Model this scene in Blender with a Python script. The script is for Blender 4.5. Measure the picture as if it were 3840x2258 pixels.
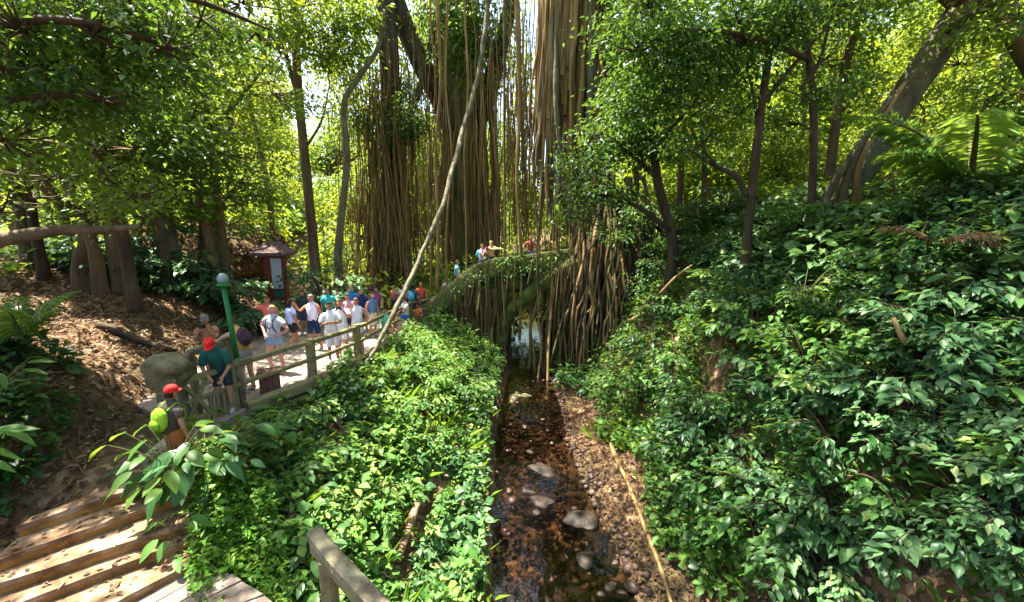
import bpy, bmesh, math, random
import numpy as np
from mathutils import Vector, Matrix, Quaternion

# ------------------------------------------------------------------ camera, sky, sun, exposure
for o in list(bpy.data.objects): bpy.data.objects.remove(o)
SC = bpy.context.scene
COL = SC.collection
R = math.radians
CAMZ, PITCH, FPX = 7.5, R(11), 430.0
cam = bpy.data.cameras.new('camera'); cam.sensor_width = 36; cam.lens = FPX/1024*36
cam.clip_start = .05; cam.clip_end = 2000
camo = bpy.data.objects.new('camera', cam); COL.objects.link(camo)
camo.location = (0, 0, CAMZ); camo.rotation_euler = (R(90)-PITCH, 0, 0)
SC.camera = camo
SUNV = Vector((-.30, .17, .93)).normalized()          # towards the sun
w = bpy.data.worlds.new('World'); SC.world = w; w.use_nodes = True
nt = w.node_tree; bg = nt.nodes['Background']
sky = nt.nodes.new('ShaderNodeTexSky'); sky.sky_type = 'NISHITA'; sky.sun_disc = False
sky.sun_elevation = math.asin(SUNV.z); sky.sun_rotation = math.atan2(SUNV.x, SUNV.y)
sky.air_density = 1.0; sky.dust_density = 3.5; sky.ozone_density = 1.0
nt.links.new(sky.outputs[0], bg.inputs[0]); bg.inputs[1].default_value = .11
sl = bpy.data.lights.new('sun', 'SUN'); sl.energy = 5.0; sl.angle = R(.6); sl.color = (1, .93, .80)
so = bpy.data.objects.new('sun', sl); COL.objects.link(so)
so.rotation_euler = (-SUNV).to_track_quat('-Z', 'Y').to_euler(); so.location = (-15, 20, 60)
SC.view_settings.view_transform = 'Standard'; SC.view_settings.look = 'None'
SC.view_settings.exposure = 2.5; SC.view_settings.gamma = 1; SC.view_settings.use_curve_mapping = False
cy = SC.cycles
cy.use_denoising = True; cy.max_bounces = 7; cy.diffuse_bounces = 4; cy.glossy_bounces = 2
cy.transmission_bounces = 4; cy.transparent_max_bounces = 6; cy.caustics_reflective = False; cy.caustics_refractive = False
cy.sample_clamp_indirect = 6

rng = np.random.default_rng(7)
rd = random.Random(11)
U = lambda a, b: rd.uniform(a, b)

# ------------------------------------------------------------------ helpers
CP, SP = math.cos(PITCH), math.sin(PITCH)
def at(px, py, Y):
    r = (px-512)/FPX; u = (301-py)/FPX
    k = Y/(CP+SP*u)
    return Vector((r*k, Y, CAMZ+(-SP+CP*u)*k))
def atz(px, py, z):
    r = (px-512)/FPX; u = (301-py)/FPX
    k = (z-CAMZ)/(-SP+CP*u)
    return Vector((r*k, (CP+SP*u)*k, z))

class MB:
    def __init__(s): s.v = []; s.f = []
    def add(s, vs, fs):
        n = len(s.v); s.v.extend(vs); s.f.extend([tuple(i+n for i in f) for f in fs])
    def box(s, c, size, rz=0, rx=0, ry=0, taper=1, jit=0):
        x, y, z = size[0]/2, size[1]/2, size[2]/2
        M = Matrix.Rotation(rz, 3, 'Z') @ Matrix.Rotation(ry, 3, 'Y') @ Matrix.Rotation(rx, 3, 'X')
        vs = []
        for k, zz in ((1, -z), (taper, z)):
            for a, b in ((-1, -1), (1, -1), (1, 1), (-1, 1)):
                p = Vector((a*x*k+U(-jit, jit), b*y*k+U(-jit, jit), zz+U(-jit, jit)))
                vs.append(tuple(M @ p + Vector(c)))
        s.add(vs, [(3, 2, 1, 0), (4, 5, 6, 7), (0, 1, 5, 4), (1, 2, 6, 5), (2, 3, 7, 6), (3, 0, 4, 7)])
    def bar(s, a, b, w, h, jit=0):
        # a square-edged beam with softened (chamfered) edges from a to b
        a, b = Vector(a), Vector(b); d = (b-a).normalized()
        side = d.cross(Vector((0, 0, 1)))
        if side.length < .01: side = Vector((1, 0, 0))
        side.normalize(); up = side.cross(d)
        c = .18
        prof = [(-.5+c, -.5), (.5-c, -.5), (.5, -.5+c), (.5, .5-c), (.5-c, .5), (-.5+c, .5), (-.5, .5-c), (-.5, -.5+c)]
        n = max(2, int((b-a).length/.6)+1); vs = []
        for i in range(n):
            p = a.lerp(b, i/(n-1))
            o = Vector((U(-jit, jit), U(-jit, jit), U(-jit, jit)))
            for q in prof: vs.append(tuple(p+o+side*q[0]*w+up*q[1]*h))
        fs = [tuple(range(7, -1, -1)), tuple(range(8*(n-1), 8*n))]
        for i in range(n-1):
            for k in range(8):
                fs.append((i*8+k, i*8+(k+1) % 8, (i+1)*8+(k+1) % 8, (i+1)*8+k))
        s.add(vs, fs)
    def tube(s, pts, rad, sides=8, flute=0, nf=5, ph=0, rough=0, cap=True):
        pts = [Vector(p) for p in pts]; n = len(pts); vs = []
        ref = Vector((.3, .9, .1)).normalized()
        for i, p in enumerate(pts):
            d = (pts[min(i+1, n-1)]-pts[max(i-1, 0)]).normalized()
            x = ref.cross(d)
            if x.length < .05: x = Vector((1, 0, 0)).cross(d)
            x.normalize(); y = d.cross(x)
            r = rad[i] if hasattr(rad, '__len__') else rad
            for k in range(sides):
                a = 2*math.pi*k/sides
                rr = r*(1+flute*math.sin(nf*a+ph+.35*i)+flute*.5*math.sin((nf*2+1)*a+ph*2-.2*i)+U(-rough, rough))
                vs.append(tuple(p+x*math.cos(a)*rr+y*math.sin(a)*rr))
        fs = []
        for i in range(n-1):
            for k in range(sides):
                fs.append((i*sides+k, i*sides+(k+1) % sides, (i+1)*sides+(k+1) % sides, (i+1)*sides+k))
        if cap:
            fs.append(tuple(range(sides-1, -1, -1))); fs.append(tuple(range(sides*(n-1), sides*n)))
        s.add(vs, fs)
    def lathe(s, prof, c=(0, 0, 0), n=14):
        vs = []
        for r, z in prof:
            for k in range(n):
                a = 2*math.pi*k/n; vs.append((c[0]+r*math.cos(a), c[1]+r*math.sin(a), c[2]+z))
        fs = []
        for i in range(len(prof)-1):
            for k in range(n): fs.append((i*n+k, i*n+(k+1) % n, (i+1)*n+(k+1) % n, (i+1)*n+k))
        fs.append(tuple(range(n-1, -1, -1))); fs.append(tuple(range(n*(len(prof)-1), n*len(prof))))
        s.add(vs, fs)
    def blob(s, c, r, seed=0, n=2, amp=.25):
        bm = bmesh.new(); bmesh.ops.create_icosphere(bm, subdivisions=n, radius=1)
        rr = random.Random(seed); k = [Vector((rr.uniform(-2, 2), rr.uniform(-2, 2), rr.uniform(-2, 2))) for _ in range(5)]
        vs = []
        for v in bm.verts:
            d = 1+amp*sum(math.sin(v.co.dot(q)*1.3+i) for i, q in enumerate(k))/5*1.6+(amp*.12*sum(math.sin(v.co.dot(q)*4.1+2*i) for i, q in enumerate(k)) if n > 2 and amp > .5 else 0)
            vs.append((c[0]+v.co.x*r[0]*d, c[1]+v.co.y*r[1]*d, c[2]+v.co.z*r[2]*d))
        s.add(vs, [tuple(v.index for v in f.verts) for f in bm.faces]); bm.free()
    def mesh(s, name, off=(0, 0, 0), smooth=False):
        me = bpy.data.meshes.new(name)
        ox, oy, oz = off
        me.from_pydata([(x-ox, y-oy, z-oz) for x, y, z in s.v], [], s.f)
        if smooth: me.polygons.foreach_set('use_smooth', [True]*len(me.polygons))
        me.update(); return me

def tag(o, label=None, cat=None, group=None, kind=None):
    if label: o['label'] = label
    if cat: o['category'] = cat
    if group: o['group'] = group
    if kind: o['kind'] = kind
    return o
def thing(name, label, cat, loc=(0, 0, 0), group=None):
    o = bpy.data.objects.new(name, None); COL.objects.link(o); o.location = loc; o.empty_display_size = .2
    return tag(o, label, cat, group)
def put(name, me, mat, parent=None, loc=None):
    o = bpy.data.objects.new(name, me); COL.objects.link(o)
    if mat and not me.materials: me.materials.append(mat)
    if parent: o.parent = parent
    if loc is not None: o.location = loc
    return o
def part(name, mb, mat, parent, smooth=False):
    # mesh in world coordinates; parent chain carries only translations
    off = Vector((0, 0, 0)); p = parent
    while p: off += p.location; p = p.parent
    return put(name, mb.mesh(name, off, smooth), mat, parent)
def solo(name, mb, mat, label, cat, group=None, base=None, smooth=False, kind=None):
    if base is None:
        a = np.array(mb.v); base = ((a[:, 0].min()+a[:, 0].max())/2, (a[:, 1].min()+a[:, 1].max())/2, a[:, 2].min())
    o = put(name, mb.mesh(name, base, smooth), mat, None, base)
    return tag(o, label, cat, group, kind)
def copy_tree(o, parent=None):
    c = o.copy(); COL.objects.link(c); c.parent = parent
    for ch in o.children: copy_tree(ch, c)
    return c

# ------------------------------------------------------------------ materials
MATS = {}
def newmat(name):
    m = bpy.data.materials.new(name); m.use_nodes = True; MATS[name] = m
    return m, m.node_tree.nodes, m.node_tree.links, m.node_tree.nodes['Principled BSDF']
def ramp(N, cols):
    r = N.new('ShaderNodeValToRGB'); e = r.color_ramp.elements
    while len(e) < len(cols): e.new(.5)
    for i, (p, c) in enumerate(cols): e[i].position = p; e[i].color = (*c, 1)
    return r
def leafmat(name, cols, trans, tf=.42, rough=.42):
    m, N, L, b = newmat(name)
    a = N.new('ShaderNodeAttribute'); a.attribute_name = 'rnd'
    oi = N.new('ShaderNodeObjectInfo')
    add = N.new('ShaderNodeMath'); add.operation = 'MULTIPLY_ADD'; add.inputs[1].default_value = .25; 
    L.new(oi.outputs['Random'], add.inputs[0]); L.new(a.outputs['Fac'], add.inputs[2])
    sb = N.new('ShaderNodeMath'); sb.operation = 'SUBTRACT'; sb.inputs[1].default_value = .125
    L.new(add.outputs[0], sb.inputs[0])
    r = ramp(N, cols); L.new(sb.outputs[0], r.inputs[0])
    L.new(r.outputs[0], b.inputs['Base Color']); b.inputs['Roughness'].default_value = rough
    b.inputs['Specular IOR Level'].default_value = .25
    t = N.new('ShaderNodeBsdfTranslucent')
    mx = N.new('ShaderNodeMix'); mx.data_type = 'RGBA'; mx.blend_type = 'MIX'; mx.inputs[0].default_value = .6
    L.new(r.outputs[0], mx.inputs[6]); mx.inputs[7].default_value = (*trans, 1)
    L.new(mx.outputs[2], t.inputs[0])
    ms = N.new('ShaderNodeMixShader'); ms.inputs[0].default_value = tf
    L.new(b.outputs[0], ms.inputs[1]); L.new(t.outputs[0], ms.inputs[2])
    L.new(ms.outputs[0], N['Material Output'].inputs[0])
    return m
def noisemat(name, cols, scale=4, stretch=(1, 1, 1), rough=.85, bump=.4, bscale=None, detail=6, bdist=.04, spec=.3):
    m, N, L, b = newmat(name)
    tc = N.new('ShaderNodeTexCoord'); mp = N.new('ShaderNodeMapping'); mp.inputs['Scale'].default_value = stretch
    ge = N.new('ShaderNodeNewGeometry')
    L.new(ge.outputs['Position'], mp.inputs[0])
    n = N.new('ShaderNodeTexNoise'); n.inputs['Scale'].default_value = scale; n.inputs['Detail'].default_value = detail
    n.inputs['Roughness'].default_value = .65
    L.new(mp.outputs[0], n.inputs[0])
    r = ramp(N, cols); L.new(n.outputs[0], r.inputs[0]); L.new(r.outputs[0], b.inputs['Base Color'])
    b.inputs['Roughness'].default_value = rough; b.inputs['Specular IOR Level'].default_value = spec
    if bump:
        n2 = N.new('ShaderNodeTexNoise'); n2.inputs['Scale'].default_value = bscale or scale*3; n2.inputs['Detail'].default_value = 5
        L.new(mp.outputs[0], n2.inputs[0])
        bp = N.new('ShaderNodeBump'); bp.inputs['Strength'].default_value = bump; bp.inputs['Distance'].default_value = bdist
        L.new(n2.outputs[0], bp.inputs['Height']); L.new(bp.outputs[0], b.inputs['Normal'])
    return m

def C3(*a): return a
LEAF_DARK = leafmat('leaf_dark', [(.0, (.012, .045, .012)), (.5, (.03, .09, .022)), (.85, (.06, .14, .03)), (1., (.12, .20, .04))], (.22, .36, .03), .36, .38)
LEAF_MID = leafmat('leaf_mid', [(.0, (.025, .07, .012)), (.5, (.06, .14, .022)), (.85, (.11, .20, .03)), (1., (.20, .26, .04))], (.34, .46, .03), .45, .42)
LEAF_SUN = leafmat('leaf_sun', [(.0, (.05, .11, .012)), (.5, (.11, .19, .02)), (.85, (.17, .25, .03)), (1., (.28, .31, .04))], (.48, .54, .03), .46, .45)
LEAF_COVER = leafmat('leaf_cover', [(.0, (.03, .085, .018)), (.45, (.065, .165, .03)), (.8, (.12, .24, .045)), (1., (.28, .34, .09))], (.34, .46, .03), .36, .52)
LEAF_FERN = leafmat('leaf_fern', [(.0, (.03, .10, .01)), (.5, (.08, .20, .02)), (.9, (.14, .27, .03)), (1., (.22, .30, .05))], (.34, .50, .03), .38, .45)
LEAF_BLUE = leafmat('leaf_glossy', [(.0, (.02, .06, .026)), (.5, (.055, .13, .045)), (.9, (.10, .19, .07)), (1., (.20, .27, .08))], (.18, .32, .07), .28, .42)
LITTER = leafmat('leaf_litter', [(.0, (.035, .018, .009)), (.4, (.11, .06, .028)), (.75, (.22, .13, .065)), (1., (.40, .26, .14))], (.35, .18, .06), .12, .6)
BARK = noisemat('bark_brown', [(.3, (.05, .032, .018)), (.55, (.13, .09, .05)), (.75, (.22, .17, .10))], 3, (1, 1, .25), .9, .7, 10)
BARK_DARK = noisemat('bark_dark', [(.3, (.02, .014, .009)), (.55, (.055, .038, .022)), (.75, (.09, .075, .035))], 3, (1, 1, .25), .9, .7, 10)
BARK_GREY = noisemat('bark_grey', [(.3, (.045, .035, .022)), (.46, (.13, .11, .07)), (.58, (.15, .15, .09)), (.74, (.27, .24, .18))], 3.5, (1, 1, .35), .9, .9, 9, bdist=.08)
BARK_MOSS = noisemat('bark_moss', [(.3, (.035, .035, .012)), (.5, (.09, .095, .025)), (.62, (.13, .12, .045)), (.75, (.20, .15, .08))], 2.2, (1, 1, .4), .9, .7, 8)
ROOT = noisemat('aerial_root', [(.3, (.10, .058, .018)), (.5, (.21, .135, .05)), (.72, (.34, .24, .11))], 3, (1, 1, .15), .85, .5, 12)
ROOT_DARK = noisemat('aerial_root_dark', [(.3, (.05, .032, .015)), (.5, (.12, .08, .035)), (.72, (.20, .14, .06))], 3, (1, 1, .15), .85, .5, 12)
MOSS = noisemat('moss', [(.3, (.035, .045, .012)), (.48, (.07, .09, .018)), (.62, (.14, .155, .032)), (.78, (.22, .16, .08))], 1.6, (1, 1, 1), .95, .9, 7, bdist=.12)
WOOD = noisemat('weathered_rail', [(.3, (.07, .06, .025)), (.48, (.17, .145, .07)), (.6, (.16, .16, .05)), (.75, (.30, .26, .16))], 3.5, (1, 1, 1), .85, .5, 14)
TREAD = noisemat('step_stone', [(.3, (.06, .03, .012)), (.5, (.19, .115, .06)), (.72, (.38, .28, .19))], 3.2, (1, 1, 1), .85, .5, 16)
RISER = noisemat('step_riser', [(.3, (.14, .06, .012)), (.5, (.30, .14, .03)), (.72, (.40, .21, .06))], 3.2, (1, 1, 1), .9, .5, 14)
PLANK = noisemat('grey_plank', [(.3, (.09, .065, .045)), (.5, (.19, .15, .115)), (.72, (.30, .26, .21))], 3, (1.5, 1.5, 1), .8, .5, 12)
PAVE = noisemat('path_surface', [(.3, (.13, .10, .075)), (.5, (.25, .205, .165)), (.7, (.38, .32, .27))], 1.4, (1, 1, 1), .85, .35, 14)
STONE = noisemat('stone', [(.3, (.006, .005, .004)), (.5, (.020, .013, .008)), (.72, (.055, .034, .02))], 4, (1, 1, 1), .6, .6, 10, spec=.3)
STONE_MOSS = noisemat('mossy_stone', [(.3, (.05, .045, .022)), (.5, (.13, .115, .06)), (.72, (.24, .21, .14))], 4, (1, 1, 1), .9, .6, 12)
EARTH = noisemat('red_earth', [(.3, (.10, .045, .022)), (.5, (.22, .11, .06)), (.72, (.33, .19, .11))], 1.5, (1, 1, 1), .95, .8, 6, bdist=.1)
def plain(name, col, rough=.8, var=.25, scale=14):
    d = tuple(c*(1-var) for c in col); l = tuple(min(1, c*(1+var)) for c in col)
    return noisemat(name, [(.3, d), (.7, l)], scale, (1, 1, 1), rough, .15, 30)
_pl = {}
def cloth(col):
    k = tuple(round(c, 3) for c in col)
    if k not in _pl: _pl[k] = noisemat('cloth_%d' % len(_pl), [(.3, tuple(c*.82 for c in k)), (.7, tuple(min(1, c*1.1) for c in k))], 9, (1, 1, .5), .88, .7, 13, bdist=.03)
    return _pl[k]

def groundmat():
    m, N, L, b = newmat('forest_floor')
    ge = N.new('ShaderNodeNewGeometry')
    n1 = N.new('ShaderNodeTexNoise'); n1.inputs['Scale'].default_value = .5; n1.inputs['Detail'].default_value = 6
    n2 = N.new('ShaderNodeTexVoronoi'); n2.inputs['Scale'].default_value = 9
    n3 = N.new('ShaderNodeTexNoise'); n3.inputs['Scale'].default_value = 14; n3.inputs['Detail'].default_value = 4
    for n in (n1, n2, n3): L.new(ge.outputs['Position'], n.inputs['Vector'])
    sep = N.new('ShaderNodeSeparateColor'); L.new(n2.outputs['Color'], sep.inputs[0])
    r1 = ramp(N, [(.0, (.05, .028, .014)), (.45, (.12, .068, .034)), (.8, (.19, .12, .065)), (1, (.27, .18, .10))]); L.new(sep.outputs[0], r1.inputs[0])
    r2 = ramp(N, [(.42, (.0, .0, .0)), (.62, (1, 1, 1))]); L.new(n1.outputs[0], r2.inputs[0])
    r3 = ramp(N, [(.3, (.035, .028, .012)), (.7, (.085, .07, .03))]); L.new(n3.outputs[0], r3.inputs[0])
    mx = N.new('ShaderNodeMix'); mx.data_type = 'RGBA'
    L.new(r2.outputs[0], mx.inputs[0]); L.new(r1.outputs[0], mx.inputs[6]); L.new(r3.outputs[0], mx.inputs[7])
    L.new(mx.outputs[2], b.inputs['Base Color']); b.inputs['Roughness'].default_value = .95
    b.inputs['Specular IOR Level'].default_value = .2
    bp = N.new('ShaderNodeBump'); bp.inputs['Strength'].default_value = .8; bp.inputs['Distance'].default_value = .06
    L.new(n3.outputs[0], bp.inputs['Height']); L.new(bp.outputs[0], b.inputs['Normal'])
    return m
GROUND = groundmat()
def watermat():
    m, N, L, b = newmat('stream_water')
    ge = N.new('ShaderNodeNewGeometry')
    mp = N.new('ShaderNodeMapping'); mp.inputs['Scale'].default_value = (1, .55, 1); L.new(ge.outputs['Position'], mp.inputs[0])
    n = N.new('ShaderNodeTexNoise'); n.inputs['Scale'].default_value = 3.2; n.inputs['Detail'].default_value = 4
    L.new(mp.outputs[0], n.inputs['Vector'])
    bp = N.new('ShaderNodeBump'); bp.inputs['Strength'].default_value = .22; bp.inputs['Distance'].default_value = .1
    L.new(n.outputs[0], bp.inputs['Height'])
    g = N.new('ShaderNodeBsdfGlossy'); g.inputs['Roughness'].default_value = .06; g.inputs['Color'].default_value = (.95, .97, 1, 1)
    L.new(bp.outputs[0], g.inputs['Normal'])
    t = N.new('ShaderNodeBsdfTransparent'); t.inputs[0].default_value = (.46, .38, .31, 1)
    f = N.new('ShaderNodeFresnel'); f.inputs['IOR'].default_value = 1.85; L.new(bp.outputs[0], f.inputs['Normal'])
    ms = N.new('ShaderNodeMixShader'); L.new(f.outputs[0], ms.inputs[0]); L.new(t.outputs[0], ms.inputs[1]); L.new(g.outputs[0], ms.inputs[2])
    L.new(ms.outputs[0], N['Material Output'].inputs[0])
    return m
WATER = watermat()

# ------------------------------------------------------------------ terrain
I = np.interp
YK = [-8, 7, 13.6, 20.5, 35, 60]
def xs(y): return I(y, YK, [1.35, 1.05, .6, .85, 1.0, 2.5])
def hw(y): return I(y, YK, [1.7, 1.4, 1.2, .95, .9, .8])
def xe(y): return I(y, [-6, 2.5, 4, 5.2, 6.6, 8.07, 9.57, 11.5, 18.6, 20.8, 26, 40], [-2.6, -2.6, -3.3, -4.5, -5.3, -5.46, -4.64, -4.2, -4.4, -3.95, -3.6, -2.5])
def deckz(y): return 3.7-.107*np.maximum(0, np.asarray(y, float)-10.5)
def platz(y): return I(y, [-6, 3.4, 4.3, 5.2, 6.3, 8, 10.5, 21.7, 30, 45], [2.1, 2.1, 2.3, 2.75, 3.5, 3.6, 3.6, 2.45, 2.0, 3.5])
def pw(y): return I(y, [-6, 4, 5, 6.3, 8, 10, 14, 20, 26, 40], [3.6, 3.4, 2.6, 2.0, 2.2, 3.6, 5.0, 7.5, 8.5, 6])
_ph = rng.uniform(0, 6.28, 40)
def wob(x, y):
    z = 0
    for i, (f, a) in enumerate(((.35, .35), (.8, .16), (1.7, .08), (3.6, .04))):
        z = z + a*(np.sin(f*x*1.1+f*y*.6+_ph[i])*np.cos(f*y*1.2-f*x*.5+_ph[i+9]))
    return z
def ground(x, y):
    x = np.asarray(x, float); y = np.asarray(y, float)
    d = x-xs(y); h = hw(y)
    dl = -d-h; dr = d-h
    e = np.maximum(xs(y)-h-xe(y), .5)
    t = np.clip(dl/e, 0, 1)
    pz = platz(y)
    zl = .45*np.clip(dl/.25, 0, 1)+(pz-.45)*t**.85
    dh = xe(y)-pw(y)-x
    hill = I(dh, [0, .6, 2, 6, 14, 40, 120], [0, .75, 1.5, 2.5, 3.5, 6.5, 16])
    zl = zl+hill
    zr = I(dr, [0, .25, 1.5, 2.1, 3.7, 6.5, 12, 20, 45, 120], [0, .12, .32, .9, 3.9, 6.5, 8.9, 10.4, 14, 24])
    zr = zr*np.where(dr < 9, I(y, [21.5, 25, 34, 45], [1, .42, .42, 1]), 1)
    z = np.where(d < 0, zl, zr)
    bed = -.22-.12*np.cos(np.clip(d/h, -1, 1)*1.57)
    z = np.where(np.abs(d) < h, bed, z)
    on_path = (dl > e-.3) & (dh < .4) & (y < 27)
    amp = np.where(np.abs(d) < h, .25, np.where(on_path, .06, 1.0))*np.clip((np.abs(d)-h+.3)/1.5, .2, 1)
    z = z+wob(x, y)*amp
    far = np.clip((y-34)/60, 0, 1)
    return z*(1-far*.3)+far*4
def gz(x, y): return float(ground(x, y))
def axis(lo, a, b, hi, st):
    m = np.arange(a, b+1e-6, st); l = [a]; s = st
    while l[-1] > lo: s *= 1.35; l.append(l[-1]-s)
    r = [b]; s = st
    while r[-1] < hi: s *= 1.35; r.append(r[-1]+s)
    return np.concatenate([np.array(l[1:][::-1]), m, np.array(r[1:])])
gx = axis(-500, -18, 18, 500, .22); gy = axis(-200, -3, 30, 900, .25)
X, Y = np.meshgrid(gx, gy); Z = ground(X, Y)
nx, ny = len(gx), len(gy)
def gridmesh(name, X, Y, Z):
    ny, nx = X.shape
    me = bpy.data.meshes.new(name)
    idx = np.arange(nx*ny).reshape(ny, nx)
    f = np.stack([idx[:-1, :-1], idx[:-1, 1:], idx[1:, 1:], idx[1:, :-1]], -1).reshape(-1, 4)
    rawmesh(me, np.stack([X, Y, Z], -1).reshape(-1, 3), f, True)
    return me
def rawmesh(me, v, f, smooth=False):
    k = f.shape[1]
    me.vertices.add(len(v)); me.vertices.foreach_set('co', v.astype(np.float32).ravel())
    me.loops.add(f.size); me.loops.foreach_set('vertex_index', f.astype(np.int32).ravel())
    me.polygons.add(len(f)); me.polygons.foreach_set('loop_start', np.arange(0, f.size, k, dtype=np.int32))
    me.polygons.foreach_set('loop_total', np.full(len(f), k, dtype=np.int32))
    if smooth: me.polygons.foreach_set('use_smooth', np.ones(len(f), bool))
    me.update(calc_edges=True); me.validate()
tag(put('ground', gridmesh('ground', X, Y, Z), GROUND), 'brown forest floor with steep banks down to a stream', None, None, 'structure')
wy = np.arange(-6, 40, .5); wt = np.linspace(-1.12, 1.12, 9)
WX = xs(wy)[:, None]+hw(wy)[:, None]*wt[None, :]; WY = np.repeat(wy[:, None], 9, 1)
tag(put('water', gridmesh('water', WX, WY, WX*0+.03), WATER), 'shallow dark stream running between leafy banks', None, None, 'structure')

# ------------------------------------------------------------------ leaves
T2 = (np.array([(0, 0, 0), (.42, -.5, .10), (1, 0, -.12), (.42, .5, .10)]), np.array([(0, 2, 3), (0, 1, 2)]))
T6 = (np.array([(0, 0, 0), (.22, -.36, .06), (.55, -.5, .10), (1, 0, -.20), (.55, .5, .10), (.22, .36, .06), (.5, 0, .0)]),
      np.array([(0, 1, 6), (1, 2, 6), (2, 3, 6), (3, 4, 6), (4, 5, 6), (5, 0, 6)]))
def orient(n, az=None, tilt=(0, .5), roll=.5):
    az = rng.uniform(0, 2*np.pi, n) if az is None else az
    p = rng.uniform(tilt[0], tilt[1], n); rl = rng.normal(0, roll, n)
    ax = np.stack([np.cos(az)*np.cos(p), np.sin(az)*np.cos(p), -np.sin(p)], 1)
    side = np.stack([-np.sin(az), np.cos(az), np.zeros(n)], 1)
    up = np.cross(ax, side)
    s2 = side*np.cos(rl)[:, None]+up*np.sin(rl)[:, None]
    u2 = np.cross(ax, s2)
    return ax, s2, u2
def leaves(pos, size, frames, wid=.5, tmpl=T2, rnd=None, name='leaves'):
    ax, sd, up = frames; tv, tf = tmpl; n = len(pos)
    size = np.broadcast_to(np.asarray(size, float), (n,))
    wid = np.broadcast_to(np.asarray(wid, float), (n,))
    V = pos[:, None, :]+size[:, None, None]*(tv[None, :, 0, None]*ax[:, None, :]+tv[None, :, 1, None]*wid[:, None, None]*sd[:, None, :]+tv[None, :, 2, None]*up[:, None, :])
    k = len(tv)
    F = (tf[None]+(np.arange(n)*k)[:, None, None]).reshape(-1, 3)
    me = bpy.data.meshes.new(name)
    rawmesh(me, V.reshape(-1, 3), F)
    if rnd is None: rnd = rng.beta(2.2, 2.2, n)
    a = me.attributes.new('rnd', 'FLOAT', 'POINT'); a.data.foreach_set('value', np.repeat(rnd, k).astype(np.float32))
    return me
# openings cut into the crowns so the sun lands on chosen spots: (x, y, z, radius)
GAPS = [(-5.1, 11.6, 3.6, .75), (-5.6, 9.8, 3.7, .7), (-4.9, 14.0, 3.3, .8), (-5.9, 12.9, 3.4, .6), (-6.3, 15.6, 3.1, .6),
        (-5.2, 5.75, 3.75, .55), (-5.0, 5.1, 3.5, .5), (-5.6, 4.6, 3.4, .45), (-4.5, 4.6, 3.3, .45), (-4.7, 6.3, 3.5, .4),
        (-9.6, 9.2, 4.6, .8), (-10.6, 10.6, 4.9, .7), (-12.5, 11.0, 5.4, .8), (-7.9, 10.8, 4.3, .5), (-11.4, 14, 5, .9),
        (-1.6, 6.8, 1.8, 1.7), (-1.7, 5.6, 2.0, .8), (-1.3, 9.0, 1.3, 1.35), (-2.2, 10.2, 1.8, .7), (-2.9, 8.0, 2.2, .55), (-1.9, 12.5, 1.6, 1.0), (-.9, 5.4, 1.2, .9), (-3.2, 11.6, 2.4, .6), (-2.4, 14.5, 1.8, .9),
        (1.9, 9.2, .1, .28), (2.2, 8.1, .1, .28), (.2, 8.3, .1, .22), (.1, 9.6, .1, .22), (1.5, 12.5, .2, .3),
        (4.4, 6.8, 4, .28), (4.0, 5.6, 3.6, .35), (5.8, 9.2, 5.4, .5), (4.6, 9.8, 5.0, .4), (6.6, 7.4, 5.8, .4),
        (-6.6, 13.6, 4.6, .5), (-6.0, 12.2, 4.6, .5), (-5.6, 11.0, 4.6, .45), (-7, 18, 3.5, 1.2), (-9, 16, 3.5, .9), (0, 21, 5.4, 1.4), (-2, 20.7, 4.6, 1.0), (3, 21, 5.8, 1.1), (1, 24, .5, 1.4), (1, 28, .5, 2), (1.2, 20, .2, .8), (2.6, 19.5, 2.5, .8), (3.4, 21.8, 10, 1.5), (3.3, 21.8, 13, 1.5), (3.3, 21.8, 16, 1.4), (-8, 23.6, 5, 1.3), (-7.2, 23.6, 9, 1.0), (-2.6, 25.6, 8, 1.2),
        (-1.8, 6.4, 2.0, 1.0), (-1.0, 7.8, 1.2, .8), (-1.6, 10.8, 1.4, .8), (-2.3, 5.2, 2.4, .5), (-4.0, 5.6, 2.9, .5), (-8.8, 8.6, 4.4, .9), (-10.2, 9.4, 4.8, .9), (-9.2, 11.2, 4.6, .7), (3.4, 8.6, 3.0, .35), (5.2, 6.2, 4.6, .5), (7.4, 10.2, 6.2, .7), (2.0, 6.6, .1, .3), (.6, 6.8, .1, .25)]
def sunclear(P):
    keep = np.ones(len(P), bool)
    for x, y, z, r in GAPS:
        k = (P[:, 2]-z)/SUNV.z
        gxp = P[:, 0]-SUNV.x*k; gyp = P[:, 1]-SUNV.y*k
        dd = np.hypot(gxp-x, gyp-y)
        keep &= ~((P[:, 2] > z+2.2) & (dd < r*rng.uniform(.85, 1.15, len(P))))
    # leaves dropped above the stream so the water reflects open sky
    keep &= ~((np.abs(P[:, 0]-.9+.02*P[:, 1]) < 1.25+.3*np.sin(P[:, 1])) & (P[:, 2] > 9) & (P[:, 1] > 13) & (rng.uniform(0, 1, len(P)) < .9))
    return keep
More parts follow.
